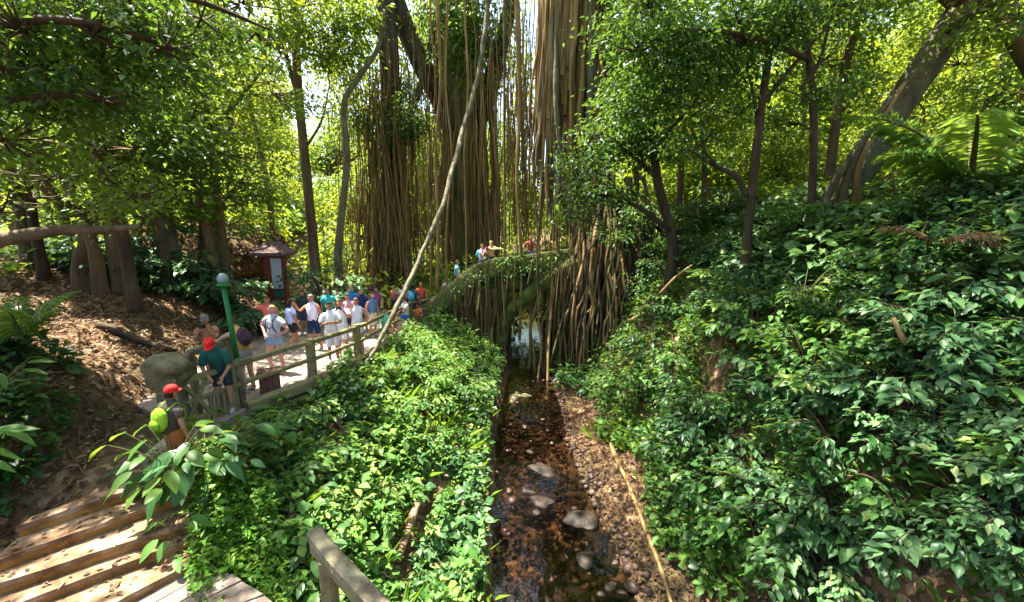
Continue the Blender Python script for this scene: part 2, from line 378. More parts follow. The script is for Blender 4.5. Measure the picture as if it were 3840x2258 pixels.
def crown_pts(ells, nclump, per, spread=(.9, .9, .45), shell=.55):
    out = []
    vol = np.array([e[1][0]*e[1][1]*e[1][2] for e in ells])**.8; vol /= vol.sum()
    for (c, r), f in zip(ells, vol):
        k = max(2, int(nclump*f))
        d = rng.normal(size=(k, 3)); d /= np.linalg.norm(d, axis=1)[:, None]
        rad = rng.uniform(shell, 1.0, k)**.6
        cc = np.array(c)+d*rad[:, None]*np.array(r)
        cs = rng.uniform(.55, 1.25, k)
        cnt = rng.poisson(per*cs**1.3)
        idx = np.repeat(np.arange(k), cnt)
        p = cc[idx]+rng.normal(size=(len(idx), 3))*np.array(spread)*cs[idx][:, None]
        out.append((p, cc[idx], rng.uniform(0, 1, k)[idx]))
    return np.concatenate([o[0] for o in out]), np.concatenate([o[1] for o in out]), np.concatenate([o[2] for o in out])
LASTC = [None]
def crown_mesh(ells, nclump, per, size=.24, spread=(.9, .9, .45), wid=.5, gaps=False, off=(0, 0, 0), tilt=(-.2, 1.0), roll=.55, shell=.55, name='crown'):
    p, c, cr = crown_pts(ells, nclump, per, spread, shell)
    if gaps:
        k = sunclear(p); p, c, cr = p[k], c[k], cr[k]
    n = len(p); LASTC[0] = np.unique(np.round(c, 4), axis=0)
    az = np.arctan2(p[:, 1]-c[:, 1], p[:, 0]-c[:, 0])+rng.normal(0, .7, n)
    fr = orient(n, az, tilt, roll)
    rnd = np.clip(.55*cr+.45*rng.uniform(0, 1, n), 0, 1)
    return leaves(p-np.array(off), size*rng.uniform(.65, 1.25, n), fr, wid, T2, rnd, name)

# ------------------------------------------------------------------ paths, walkway, stairs
def strip_poly(name, left, right, z, mat, thick=.22):
    mb = MB(); n = len(left)
    vs = []
    for (lx, ly), (rx, ry), zz in zip(left, right, z):
        vs += [(lx, ly, zz), (rx, ry, zz), (lx, ly, zz-thick), (rx, ry, zz-thick)]
    fs = []
    for i in range(n-1):
        a, b = 4*i, 4*i+4
        fs += [(a, a+1, b+1, b), (a+2, b+2, b+3, a+3), (a+1, a+3, b+3, b+1), (a, b, b+2, a+2)]
    fs += [(0, 2, 3, 1), (4*n-4, 4*n-3, 4*n-1, 4*n-2)]
    mb.add(vs, fs); return mb
ys = np.arange(6.35, 24.1, .7)
lft = [(float(xe(y)-(pw(y)+.35)*I(y, [6.3, 7.4, 8.6], [.36, .38, 1])+.12*math.sin(y*2)), float(y)) for y in ys]; rgt = [(float(xe(y))-.02, float(y)) for y in ys]
mb = strip_poly('walkway', lft, rgt, [float(deckz(y)) for y in ys], PAVE, .45)
tag(put('path', mb.mesh('path'), PAVE), 'pale grey walkway crossing above the leafy bank', None, None, 'structure')

# mossy kerb on the stream side of the walkway
kerb = thing('walkway_kerb', 'mossy yellow-green kerb beam along the stream side of the walkway', 'kerb', (float(xe(8.2)), 8.2, 3.4))
kp = [8.1, 9.6, 11.5, 13.8, 16.2, 18.6, 20.7]
for a, b in zip(kp[:-1], kp[1:]):
    m = MB(); m.bar((xe(a)+.09, a, deckz(a)+.03), (xe(b)+.09, b-.02, deckz(b)+.03), .2, .26, .006); part('kerb_beam', m, WOOD, kerb)
    m = MB(); m.bar((xe(a)+.24, a+.02, deckz(a)-.24), (xe(b)+.24, b-.02, deckz(b)-.24), .16, .2, .008); part('edge_beam', m, MOSS, kerb)

def railing(label, pts, height=.95, rails=(.93, .5), pw_=.17, rw=.12, mat=WOOD, group='wooden railings of the walkway'):
    base = pts[0]
    t = thing('railing', label, 'railing', base, group)
    for p in pts:
        m = MB(); m.bar((p[0], p[1], p[2]-.25), (p[0]+U(-.02, .02), p[1], p[2]+height+.06), pw_*U(.93, 1.08), pw_*U(.93, 1.08), .009); part('post', m, mat, t)
    for h in rails:
        for a, b in zip(pts[:-1], pts[1:]):
            hh = rw if h > .8 else rw*.8
            dz = U(-.012, .012)
            m = MB(); m.bar((a[0], a[1], a[2]+h+dz), (b[0], b[1], b[2]+h+dz), hh, hh*.9, .013); part('rail', m, mat, t)
    return t
railing('long mossy railing along the stream side of the walkway', [(float(xe(y))-.1, y, float(deckz(y))) for y in (8.05, 9.65, 11.5, 14.9, 18.6, 20.8)], pw_=.18)
# newel pillar with a dome, front rail with cross bracing, rail along the stair head
pil = Vector((-6.05, 7.2, 3.6))
t = thing('stone_pillar', 'mossy round-topped stone pillar at the head of the stairs', 'pillar', pil)
m = MB(); m.box((pil.x, pil.y, 4.15), (.36, .36, 1.2), .25, 0, 0, .92, .012); part('shaft', m, STONE_MOSS, t)
m = MB(); m.blob((pil.x, pil.y, 4.88), (.33, .31, .29), 8, 3, .52); part('dome', m, STONE_MOSS, t, True)
cor = Vector((float(xe(8.05))-.1, 8.05, 3.7)); pf = Vector((pil.x+.12, pil.y+.1, 3.7))
t = thing('cross_railing', 'short railing with crossed braces between domed pillar and corner post', 'railing', pf, 'wooden railings of the walkway')
for h, wd in ((.9, .12), (.48, .08), (.1, .09)):
    m = MB(); m.bar(pf+Vector((0, 0, h)), cor+Vector((-.06, -.06, h)), wd, wd, .006); part('rail', m, WOOD, t)
q = [pf.lerp(cor, k) for k in (.0, .5, 1.)]
for a, b in ((0, 1), (1, 0)):
    m = MB(); m.bar(q[a]+Vector((0, 0, .12)), q[b]+Vector((0, 0, .86)), .07, .07, .004); part('brace', m, WOOD, t)
for k in (.5, .64, .78, .92):
    p = pf.lerp(cor, k); m = MB(); m.bar(p+Vector((0, .02, -.05)), p+Vector((0, .02, .48)), .08, .08, .004); part('baluster', m, WOOD, t)
t = thing('stair_railing', 'bent grey rail running back from the domed pillar', 'railing', (pil.x, pil.y+.2, 3.65), 'wooden railings of the walkway')
rp = [(pil.x, pil.y+.1, 4.85), (pil.x-.12, 7.9, 4.95), (-6.2, 8.5, 4.93), (-6.25, 9.2, 4.75)]
for a, b in zip(rp[:-1], rp[1:]):
    m = MB(); m.bar(a, b, .13, .12, .004); part('rail', m, BARK_GREY, t)
for p in (rp[1], rp[3]):
    m = MB(); m.bar((p[0], p[1], 3.5), p, .12, .12, .004); part('post', m, WOOD, t)

# stairs going down from the landing towards the lower boards
st = thing('stairway', 'sunlit stone steps with earthy orange risers going down beside the bank', 'stairs', (-5.3, 5.8, 3.4))
SL = [((117, 486), (159, 471)), ((103, 509), (170, 486)), ((83, 541), (179, 505)), ((62, 575), (184, 534)), ((80, 590), (190, 548)), ((131, 602), (205, 562))]
SZ = [3.62, 3.46, 3.30, 3.14, 3.0, 2.9]
SE = []
for (a, b), z_ in zip(SL, SZ):
    p, q = atz(*a, z_), atz(*b, z_); d = (p-q).normalized()
    SE.append((q-d*.12, q+d*((p-q).length+.8)))
def slab(m, a0, a1, b0, b1, zt, th):
    # tread: back edge a, front edge b, with a slightly worn uneven front edge
    n = 7; vs = []
    for k in range(n):
        t_ = k/(n-1); pa = a0.lerp(a1, t_); pb = b0.lerp(b1, t_)+Vector((U(-.015, .015), U(-.015, .015), 0))
        dz = U(-.012, .006)
        vs += [(pa.x, pa.y, zt), (pb.x, pb.y, zt+dz), (pa.x, pa.y, zt-th), (pb.x, pb.y, zt-th)]
    fs = []
    for k in range(n-1):
        i_ = 4*k; j_ = i_+4
        fs += [(i_, j_, j_+1, i_+1), (i_+2, i_+3, j_+3, j_+2), (i_+1, j_+1, j_+3, i_+3), (i_, i_+2, j_+2, j_)]
    e = 4*(n-1); fs += [(0, 1, 3, 2), (e, e+2, e+3, e+1)]
    m.add(vs, fs)
for i in range(5):
    (a0, a1), (b0, b1) = SE[i], SE[i+1]
    m = MB(); slab(m, a0, a1, b0, b1, SZ[i], .07); step = part('step', m, TREAD, st)
    dd = ((b0-a0)+(b1-a1)); dd.z = 0; dd.normalize()
    m = MB(); slab(m, b0-dd*.12, b1-dd*.12, b0-dd*.03, b1-dd*.03, SZ[i]-.068, .26); part('riser', m, RISER, step)
lb = thing('boardwalk', 'weathered grey board landing at the foot of the steps', 'boardwalk', (SE[5][0].x, SE[5][0].y, 2.7))
BLN = []
for a, b in (((131, 602), (205, 562)), ((182, 602), (231, 574)), ((219, 602), (253, 588))):
    p, q = atz(*a, 2.88), atz(*b, 2.88); d = (p-q).normalized(); BLN.append((q, q+d*1.9))
BLN.append(tuple(2*BLN[2][k_]-BLN[1][k_] for k_ in (0, 1))); BLN.append(tuple(2*BLN[3][k_]-BLN[2][k_] for k_ in (0, 1)))
for i in range(4):
    for h_ in (0, 1):
        a0, a1 = (BLN[i][k_].lerp(BLN[i+1][k_], h_/2+.01) for k_ in (0, 1)); b0, b1 = (BLN[i][k_].lerp(BLN[i+1][k_], h_/2+.46) for k_ in (0, 1))
        m = MB(); slab(m, a0, a1, b0, b1, 2.88+U(-.008, .008), .06); part('plank', m, PLANK, lb)
p0, p1 = BLN[0]; dd = (BLN[4][0]-BLN[0][0]).normalized(); sd_ = (p0-p1).normalized()
for k in (.3, 1.5):
    a = p0-sd_*k; b = a+dd*1.2
    m = MB(); m.bar((a.x, a.y, 2.73), (b.x, b.y, 2.73), .14, .16); part('joist', m, PLANK, lb)
# handrail close to the camera
t = thing('near_handrail', 'thick weathered handrail ending above the foot of the leafy bank', 'handrail', (-2.12, 4.04, 2.9))
ha, hb = atz(313, 533, 4.15), atz(384, 612, 4.15); hd = (hb-ha).normalized()
hb = hb+hd*1.6
m = MB(); m.bar(ha, hb, .155, .13, .012); part('rail', m, BARK_GREY, t)
m = MB(); m.bar(ha+Vector((0, 0, -.16))+hd*.02, hb+Vector((0, 0, -.16)), .11, .16, .008); part('lower_beam', m, WOOD, t)
for k in (.3, 1.7):
    p = ha+hd*k; m = MB(); m.bar((p.x, p.y, gz(p.x, p.y)-.2), (p.x, p.y, 4.0), .15, .15); part('post', m, WOOD, t)

# lamp post, box, notice board
lp = at(241, 411, 8.12); LX = lp.x+.02
t = thing('lamp_post', 'slim green lamp post with pale globe at the walkway corner', 'lamp post', (LX, 8.2, 3.6))
GREEN = plain('green_paint', (.01, .13, .03), .45, .15); PALE = plain('pale_globe', (.20, .25, .27), .5, .1)
m = MB(); m.tube([(LX, 8.2, 3.6), (LX-.02, 8.2, 4.75)], [.06, .055], 12); part('pole_foot', m, STONE_MOSS, t, True)
m = MB(); m.tube([(LX-.02, 8.2, 4.7), (LX-.06, 8.2, 5.5), (LX-.10, 8.2, 6.2)], [.055, .048, .04], 12); part('pole', m, GREEN, t, True)
m = MB(); m.lathe([(.05, 0), (.12, .03), (.13, .06), (.06, .09)], (LX-.10, 8.2, 6.18)); part('collar', m, GREEN, t, True)
m = MB(); m.lathe([(.04, 0), (.08, .03), (.10, .09), (.085, .15), (.045, .19), (.01, .2)], (LX-.10, 8.2, 6.25)); part('lamp_globe', m, PALE, t, True)
bp_ = atz(266, 396, 3.7)
t = thing('wooden_box', 'dark brown slatted wooden box on the walkway by the corner post', 'box', (bp_.x, bp_.y+.2, 3.7))
BOXW = plain('box_wood', (.10, .045, .03), .7, .3)
m = MB(); m.box((bp_.x, bp_.y+.2, 3.94), (.40, .30, .46), .5); part('body', m, BOXW, t)
m = MB(); m.box((bp_.x, bp_.y+.2, 4.195), (.46, .36, .05), .5); part('lid', m, BOXW, t)
for k in (-1, 0, 1):
    p = Vector((bp_.x, bp_.y+.2, 3.94))+Matrix.Rotation(.5, 3, 'Z') @ Vector((k*.13, -.16, 0)); m = MB(); m.box(p, (.1, .022, .44), .5); part('slat', m, BOXW, t)
kp_ = at(279, 300, 17.5); kz = float(deckz(17.5))
kx = kp_.x; ky = 17.5
KS = .72
t = thing('notice_board', 'roofed notice board with red-brown frame behind the crowd', 'notice board', (kx, ky, kz-.1))
REDW = plain('red_wood', (.16, .035, .02), .6, .25); BOARD = plain('board_panel', (.42, .44, .50), .4, .08); BGRN = plain('board_green', (.03, .10, .08), .5, .1)
ROOFT = noisemat('roof_tile', [(.3, (.06, .032, .032)), (.7, (.17, .105, .105))], 9, (1, 1, 1), .8, .5, 20)
for k in (-1, 1):
    m = MB(); m.bar((kx+k*.36, ky, kz-.1), (kx+k*.36, ky, kz+3.15), .15, .15); part('post', m, REDW, t)
m = MB(); m.box((kx, ky, kz+2.1), (.6, .06, 1.9), 0); part('back_panel', m, REDW, t)
m = MB(); m.box((kx+.05, ky-.045, kz+2.3), (.42, .03, 1.25), 0); part('notice_panel', m, BOARD, t)
m = MB(); m.box((kx+.05, ky-.045, kz+1.46), (.42, .03, .30), 0); part('lower_panel', m, BGRN, t)
for zz2 in (1.05, 3.05):
    m = MB(); m.bar((kx-.34, ky-.03, kz+zz2), (kx+.34, ky-.03, kz+zz2), .12, .14); part('cross_beam', m, REDW, t)
m = MB(); m.add([(kx-.68, ky-.6, kz+3.14), (kx+.68, ky-.6, kz+3.14), (kx+.68, ky+.6, kz+3.14), (kx-.68, ky+.6, kz+3.14), (kx-.3, ky, kz+3.55), (kx+.3, ky, kz+3.55),
                 (kx-.68, ky-.6, kz+3.06), (kx+.68, ky-.6, kz+3.06), (kx+.68, ky+.6, kz+3.06), (kx-.68, ky+.6, kz+3.06)],
                [(0, 1, 5, 4), (1, 2, 5), (2, 3, 4, 5), (3, 0, 4), (0, 6, 7, 1), (1, 7, 8, 2), (2, 8, 9, 3), (3, 9, 6, 0), (9, 8, 7, 6)])
rf = part('roof', m, ROOFT, t)
for r_ in range(3):
    for k in range(8):
        f0 = r_/3; f1 = (r_+1)/3
        w0 = .68-.5*f0; y0 = -.6+.6*f0
        cx = kx+(-1+(k+.5)/4)*(.68-.38*(f0+f1)/2)
        m = MB(); m.box((cx, ky-.6+.2*(r_+.5)-.012, kz+3.16+.42*(r_+.5)/3+.01), ((1.36-f0*.76)/8*.92, .24, .025), 0, math.atan2(.42, .6)); part('tile', m, ROOFT, rf)

# ------------------------------------------------------------------ trees
BARK_LEAN = noisemat('bark_lean', [(.3, (.03, .022, .013)), (.48, (.085, .07, .04)), (.6, (.10, .11, .05)), (.76, (.20, .17, .115))], 3, (1, 1, .5), .9, .9, 8, bdist=.1)
LITTER_DARK = leafmat('leaf_litter_dark', [(.0, (.03, .016, .008)), (.5, (.075, .04, .02)), (1., (.16, .09, .05))], (.15, .08, .03), .1, .7)
def smooth_path(pts, n=4):
    pts = [Vector(p) for p in pts]; out = []
    for i in range(len(pts)-1):
        p0 = pts[max(i-1, 0)]; p1 = pts[i]; p2 = pts[i+1]; p3 = pts[min(i+2, len(pts)-1)]
        for k in range(n):
            t = k/n
            out.append(.5*((2*p1)+(p2-p0)*t+(2*p0-5*p1+4*p2-p3)*t*t+(3*p1-p0-3*p2+p3)*t**3))
    out.append(pts[-1]); return out
def lerps(a, n): return list(np.interp(np.linspace(0, 1, n), np.linspace(0, 1, len(a)), a))
def limb(path, rads, sides=8, n=4, **k):
    p = smooth_path(path, n); m = MB(); m.tube(p, lerps(rads, len(p)), sides, **k); return m
def pxpath(pts, Y):
    if not hasattr(Y, '__len__'): Y = [Y]*len(pts)
    return [at(px, py, y) for (px, py), y in zip(pts, Y)]
def root_to_ground(path):
    p = Vector(path[0]); q = Vector((p.x, p.y, min(p.z-.1, gz(p.x, p.y)-.25)))
    return [q]+list(path)

# --- tree prototypes for the woods behind (crown, trunk), copied
def proto_crown(i, r, size, nclump, per, **k):
    ells = []
    for j in range(7):
        a = rng.uniform(0, 6.28); q = rng.uniform(.1, .75)*r
        ells.append(((q*math.cos(a), q*math.sin(a), rng.uniform(-.5, .5)*r), (r*rng.uniform(.35, .6), r*rng.uniform(.35, .6), r*rng.uniform(.25, .42))))
    return crown_mesh(ells, nclump, per, size, **k)
PC = [proto_crown(i, 4.0, .34, 120, 60, spread=(.6, .6, .35)) for i in range(4)]
PW = [crown_mesh([((rng.normal(0, 1.7), rng.normal(0, 1.7), rng.uniform(-2, 1.5)), (.5, .5, 2.6)) for _ in range(26)], 150, 45, .30, (.22, .22, .9), tilt=(.5, 1.4)) for i in range(2)]
def trunk_proto(h, r, lean=.5, fork=True):
    m = MB(); a = U(0, 6.28)
    top = Vector((math.cos(a)*lean, math.sin(a)*lean, h))
    p = smooth_path([(0, 0, -.6), (0, 0, .3), (top.x*.3, top.y*.3, h*.5), top], 4); m.tube(p, lerps([r*1.5, r*1.05, r*.8, r*.4], len(p)), 8, rough=.05)
    if fork:
        for k in range(4):
            b = Vector(p[-4-k]); aa = U(0, 6.28); e = b+Vector((math.cos(aa)*2.2, math.sin(aa)*2.2, U(1.2, 2.8)))
            q = smooth_path([b, b.lerp(e, .5)+Vector((0, 0, .35)), e], 3); m.tube(q, lerps([r*.45, r*.3, r*.1], len(q)), 6)
    return m.mesh('trunk', smooth=True)
TP = [trunk_proto(7.5, .22, .8), trunk_proto(9, .3, 1.0), trunk_proto(6, .16, .5)]
def wood_tree(x, y, h, cs, kind, lmat, label, group, mat=BARK, ncrown=3, zc=None):
    z = gz(x, y)
    t = thing('forest_tree', label, 'tree', (x, y, z), group)
    tm = TP[kind % 3]; o = put('trunk', tm, None, t)
    if not tm.materials: tm.materials.append(BARK)
    hh = (7.5, 9, 6)[kind % 3]; o.scale = (h/hh, h/hh, h/hh); o.rotation_euler.z = U(0, 6.28)
    for k in range(ncrown):
        src = rd.choice(PC if kind < 3 else PW)
        key = src.name+lmat.name
        me = LM.get(key)
        if me is None:
            me = src.copy(); me.materials.clear(); me.materials.append(lmat); LM[key] = me
        c = put('crown', me, None, t)
        c.location = (U(-1.6, 1.6)*cs, U(-1.6, 1.6)*cs, h*U(.55, 1.12) if zc is None else U(*zc))
        s = cs*U(.7, 1.05); c.scale = (s, s, s*U(.8, 1.1)); c.rotation_euler = (U(-.3, .3), U(-.3, .3), U(0, 6.28))
    return t
LM = {}
G1 = 'sunlit trees of the woods behind'
def lab(x, y, n):
    side = 'behind the left root curtain' if x < -4 else ('behind the arched root bridge' if x < 7 else 'on the slope above the stream')
    return side
nb = 0
# rings of trees far behind
for (ylo, yhi, cnt, spanx, hlo, hhi, cs) in ((30, 36, 9, 30, 6, 9, .9), (38, 48, 12, 48, 7, 11, 1.25), (52, 68, 15, 75, 8, 13, 1.7), (75, 95, 12, 110, 9, 14, 2.2)):
    for i in range(cnt):
        x = -spanx+2*spanx*(i+.5)/cnt+U(-1, 1)*spanx/cnt*.8; y = U(ylo, yhi)
        # leave two thinner windows where the sky shows between the trunks
        q = x/y
        if abs(q+.47) < .10 or abs(q-.035) < (.05 if y < 37 else .095) or abs(q+.17) < .04 or abs(q+.86) < .04: continue
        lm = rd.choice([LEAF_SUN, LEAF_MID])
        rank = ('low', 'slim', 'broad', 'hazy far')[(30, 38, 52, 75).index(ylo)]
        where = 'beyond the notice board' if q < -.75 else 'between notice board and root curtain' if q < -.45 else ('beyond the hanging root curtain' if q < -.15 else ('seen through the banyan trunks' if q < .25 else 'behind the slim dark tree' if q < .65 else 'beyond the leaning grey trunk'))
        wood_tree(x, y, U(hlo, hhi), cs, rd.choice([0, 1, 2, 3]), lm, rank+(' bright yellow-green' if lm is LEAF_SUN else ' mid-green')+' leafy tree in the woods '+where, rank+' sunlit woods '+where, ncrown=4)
        nb += 1
# low sunlit understorey behind
US = [crown_mesh([((rng.normal(0, 1.0), rng.normal(0, 1.0), rng.uniform(.2, 1.6)), (.9, .9, .6)) for _ in range(8)], 60, 45, .26, (.35, .35, .25)) for _ in range(3)]
def bush(x, y, s, lm, label, group, name='bush', zoff=0):
    key = 'US%d' % rd.randrange(3)+lm.name
    if key not in LM:
        me = US[int(key[2])].copy(); me.materials.append(lm); LM[key] = me
    o = put(name, LM[key], None, None, (x, y, gz(x, y)-.15*s+zoff)); o.scale = (s, s, s*U(.85, 1.2)); o.rotation_euler.z = U(0, 6.28)
    return tag(o, label, 'bush', group)
for i in range(62):
    y = U(27, 40) if i < 46 else U(40, 60); x = U(-1.1, 1.1)*y if i < 46 else U(-.75, -.25)*y
    if abs(x-1) < 2.2 and y < 30: x += 4.5
    where = 'below the woods beyond the notice board' if x/y < -.4 else ('between the banyan trunks behind the bridge' if x/y < .25 else 'on the slope behind the slim dark tree')
    lm = rd.choice([LEAF_SUN, LEAF_MID, LEAF_SUN]); s_ = U(1.2, 2.4); lk = ('large ' if s_ > 1.8 else 'low ')+('yellow-green' if lm is LEAF_SUN else 'mid-green')
    bush(x, y, s_, lm, lk+' leafy bush '+where, lk+' bushes '+where)

# --- left side trees
def own_tree(name, label, base_path, rads, mat, branches=(), crowns=(), lmat=LEAF_MID, leaf=.2, sides=10, group=None, gaps=True, per=62, ncl=60, spread=(.46, .46, .19), **kw):
    bp = root_to_ground(base_path); b = Vector(bp[0]) ; b.z += .25
    t = thing(name, label, 'tree', b, group)
    part('trunk', limb(bp, [rads[0]*1.35]+list(rads), sides, 5, rough=.04, **kw), mat, t, True)
    for br, rr in branches: part('branch', limb(br, rr, 7, 4, rough=.04), mat, t, True)
    for ells, n_, lm in crowns:
        me = crown_mesh(ells, n_, per, leaf, spread, gaps=gaps, off=tuple(b)); put('crown', me, lm, t)
        tw_ = MB(); ec = np.array([e_[0] for e_ in ells])
        for c_ in LASTC[0]:
            e_ = Vector(ec[np.argmin(((ec-c_)**2).sum(1))]); c_ = Vector(c_); mid = e_.lerp(c_, .55)+Vector((0, 0, -.12)); tw_.tube([e_+Vector((0, 0, -.15)), mid, c_], [.026, .018, .006], 4, cap=False)
        tag(part('twigs', tw_, mat, t, True), kind='stuff')
    return t
def E(px, py, Y, rx, ry, rz): return (tuple(at(px, py, Y)), (rx, ry, rz))
own_tree('leaning_tree', 'slim moss-green leaning tree beside the notice board', pxpath([(222, 262), (207, 200), (186, 150), (165, 100), (140, 20), (120, -60)], 19), [.32, .28, .26, .23, .18, .14], BARK_MOSS,
         [(pxpath([(186, 150), (230, 110), (270, 60)], [19, 19, 19]), [.13, .09, .04])],
         [([E(150, -10, 18, 4, 3.5, 1.7), E(230, 50, 19, 2.4, 2, 1.2)], 80, LEAF_MID)], LEAF_MID, .25)
own_tree('grey_tree', 'grey bare-sided tree trunk among the dark leafy branches', pxpath([(166, 222), (158, 180), (146, 130), (132, 70), (118, 0), (110, -60)], 16), [.27, .24, .22, .2, .17, .12], BARK_GREY,
         [(pxpath([(146, 130), (100, 90), (60, 70)], [16, 15.5, 15]), [.1, .08, .03])],
         [([E(80, 40, 10, 2.6, 2, 1.2), E(30, 90, 9, 1.6, 1.6, .8), E(170, 40, 10.5, 1.7, 1.7, .9), E(110, 70, 9.5, 1.6, 1.4, .7)], 80, LEAF_DARK)], LEAF_DARK, .19)
own_tree('forked_tree', 'dark forked tree with wide spreading branches above the leaf litter', pxpath([(122, 232), (113, 195), (97, 155)], 12), [.14, .12, .11], BARK_DARK,
         [(pxpath([(97, 155), (70, 120), (40, 95), (0, 60)], [12, 11.5, 11, 10.5]), [.09, .07, .05, .02]),
          (pxpath([(97, 155), (118, 128), (121, 95), (118, 50)], [12, 12, 12.2, 12.4]), [.08, .06, .05, .02]),
          (pxpath([(97, 155), (95, 120), (112, 60)], [12, 12.3, 12.6]), [.06, .05, .02])],
         [([E(40, 60, 8.2, 1.9, 1.6, .8), E(110, 20, 9.3, 1.9, 1.6, .8), E(0, 130, 7.8, 1.2, 1.2, .5), E(60, 170, 9.5, 1.3, 1.2, .35), E(130, 190, 9.5, 1.1, 1, .4)], 90, LEAF_MID)], LEAF_MID, .17)
own_tree('dark_sapling', 'thin dark sapling standing on the litter slope', pxpath([(34, 225), (28, 180), (27, 130), (36, 80)], 13), [.12, .11, .09, .06], BARK_DARK,
         [(pxpath([(27, 150), (5, 130), (-20, 120)], [13, 12.8, 12.6]), [.05, .04, .02])],
         [([E(20, 100, 9.2, 1.4, 1.2, .6), E(30, 190, 10, 1.6, 1.2, .45), E(0, 205, 9.6, 1, 1, .4), E(90, 205, 11, 1.4, 1, .4)], 60, LEAF_MID)], LEAF_MID, .16)
own_tree('straight_tree', 'straight slender brown tree left of the hanging root curtain', pxpath([(312, 232), (305, 160), (299, 100), (296, 50), (293, -20), (290, -80)], 22), [.24, .22, .2, .19, .16, .14], BARK,
         [(pxpath([(299, 100), (285, 50), (278, 0)], 22), [.12, .1, .08]), (pxpath([(304, 150), (322, 120), (330, 80)], 22), [.08, .05, .02])],
         [([E(270, 40, 21, 3, 3, 1.6), E(310, 0, 22, 3, 3, 1.6), E(250, 90, 20, 2.0, 2, 1.0), E(255, 180, 21, 1.6, 2, .8), E(240, 0, 19, 3, 3, 1.4)], 120, LEAF_SUN)], LEAF_SUN, .26)
own_tree('slim_pale_tree', 'slim pale tree curving up to the banyan limb', pxpath([(338, 262), (341, 220), (347, 160), (344, 105), (358, 78), (378, 48), (385, 10)], 21), [.19, .17, .15, .13, .12, .1, .09], BARK_GREY,
         [], [([E(330, 30, 21, 2, 2, 1.2)], 40, LEAF_MID)], LEAF_SUN, .24)
# leafy trees of the left hill, thick dark-green screen
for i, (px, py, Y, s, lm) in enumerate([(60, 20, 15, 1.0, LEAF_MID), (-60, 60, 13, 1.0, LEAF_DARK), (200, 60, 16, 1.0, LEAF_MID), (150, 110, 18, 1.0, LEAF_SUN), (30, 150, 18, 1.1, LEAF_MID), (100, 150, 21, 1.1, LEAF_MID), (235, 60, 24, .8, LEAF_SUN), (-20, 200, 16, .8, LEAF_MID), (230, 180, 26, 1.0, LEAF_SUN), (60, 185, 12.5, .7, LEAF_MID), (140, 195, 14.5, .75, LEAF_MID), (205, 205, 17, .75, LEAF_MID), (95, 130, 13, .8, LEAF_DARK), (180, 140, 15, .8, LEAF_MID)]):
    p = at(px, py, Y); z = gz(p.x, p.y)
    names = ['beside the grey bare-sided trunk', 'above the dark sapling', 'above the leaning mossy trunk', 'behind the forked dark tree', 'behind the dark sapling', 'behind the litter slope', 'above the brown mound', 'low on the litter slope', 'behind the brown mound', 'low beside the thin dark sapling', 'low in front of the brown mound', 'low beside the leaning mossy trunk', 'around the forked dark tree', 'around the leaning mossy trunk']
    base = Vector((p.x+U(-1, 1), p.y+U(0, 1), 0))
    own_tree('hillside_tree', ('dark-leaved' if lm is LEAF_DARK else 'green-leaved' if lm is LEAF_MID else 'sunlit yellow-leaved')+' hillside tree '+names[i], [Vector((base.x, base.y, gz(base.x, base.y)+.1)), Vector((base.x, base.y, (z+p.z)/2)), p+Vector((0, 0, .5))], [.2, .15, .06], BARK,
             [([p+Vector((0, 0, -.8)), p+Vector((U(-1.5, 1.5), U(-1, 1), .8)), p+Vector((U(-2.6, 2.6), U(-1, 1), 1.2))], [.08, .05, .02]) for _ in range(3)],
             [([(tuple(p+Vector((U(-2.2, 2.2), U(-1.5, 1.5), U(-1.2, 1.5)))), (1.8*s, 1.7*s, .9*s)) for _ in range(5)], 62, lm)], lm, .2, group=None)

# --- canopy trees added behind and beside the viewpoint to shade and dapple the scene
def canopy(label, base, top, ells, ncl, lm, r0=.4, leaf=.26, per=60):
    b = Vector((base[0], base[1], gz(*base)))
    t = thing('canopy_tree', label, 'tree', b)
    part('trunk', limb([b+Vector((0, 0, -.3)), b+Vector((0, 0, 1)), b.lerp(Vector(top), .5)+Vector((.3, 0, 0)), top], [r0*1.4, r0, r0*.8, r0*.5], 10, 5, rough=.04), BARK, t, True)
    for (c, r) in ells:
        c = Vector(c); tp = Vector(top); part('branch', limb([tp-Vector((0, 0, 1.5)), tp.lerp(c, .5)+Vector((0, 0, .8)), c], [r0*.4, r0*.25, r0*.08], 6, 4), BARK, t, True)
    put('crown', crown_mesh(ells, ncl, per, leaf, (.7, .7, .4), gaps=True, off=tuple(b)), lm, t)
canopy('tall canopy tree added for dappled shade on the litter slope', (-13, 13), (-11, 14, 15), [((-12, 15, 17), (5, 5, 2)), ((-8, 12, 16), (4, 4, 1.6)), ((-15, 9, 15), (4.5, 4, 1.6)), ((-9, 19, 17), (4, 4, 1.8)), ((-17, 16, 14), (4, 5, 2))], 240, LEAF_MID, r0=.22)
canopy('tall canopy tree added for dappled shade on the near slope below the steps', (-9.5, 1), (-8, 3, 13), [((-7, 5, 14.5), (4.5, 4, 1.5)), ((-11, 4, 14), (4, 4, 1.5)), ((-4, 8, 15), (4, 4, 1.3)), ((-8, 9, 15.5), (4, 3, 1.4))], 190, LEAF_MID)
canopy('tall canopy tree added for dappled shade above the steep leafy slope', (9, 5), (6, 8, 15), [((5, 9, 16), (4.5, 4.5, 1.6)), ((1, 11, 16.5), (4, 4, 1.4)), ((8, 12, 16), (4.5, 4.5, 1.8)), ((2, 5, 15), (4, 3.5, 1.2)), ((-2, 14, 17.5), (4, 4, 1.4))], 240, LEAF_MID)
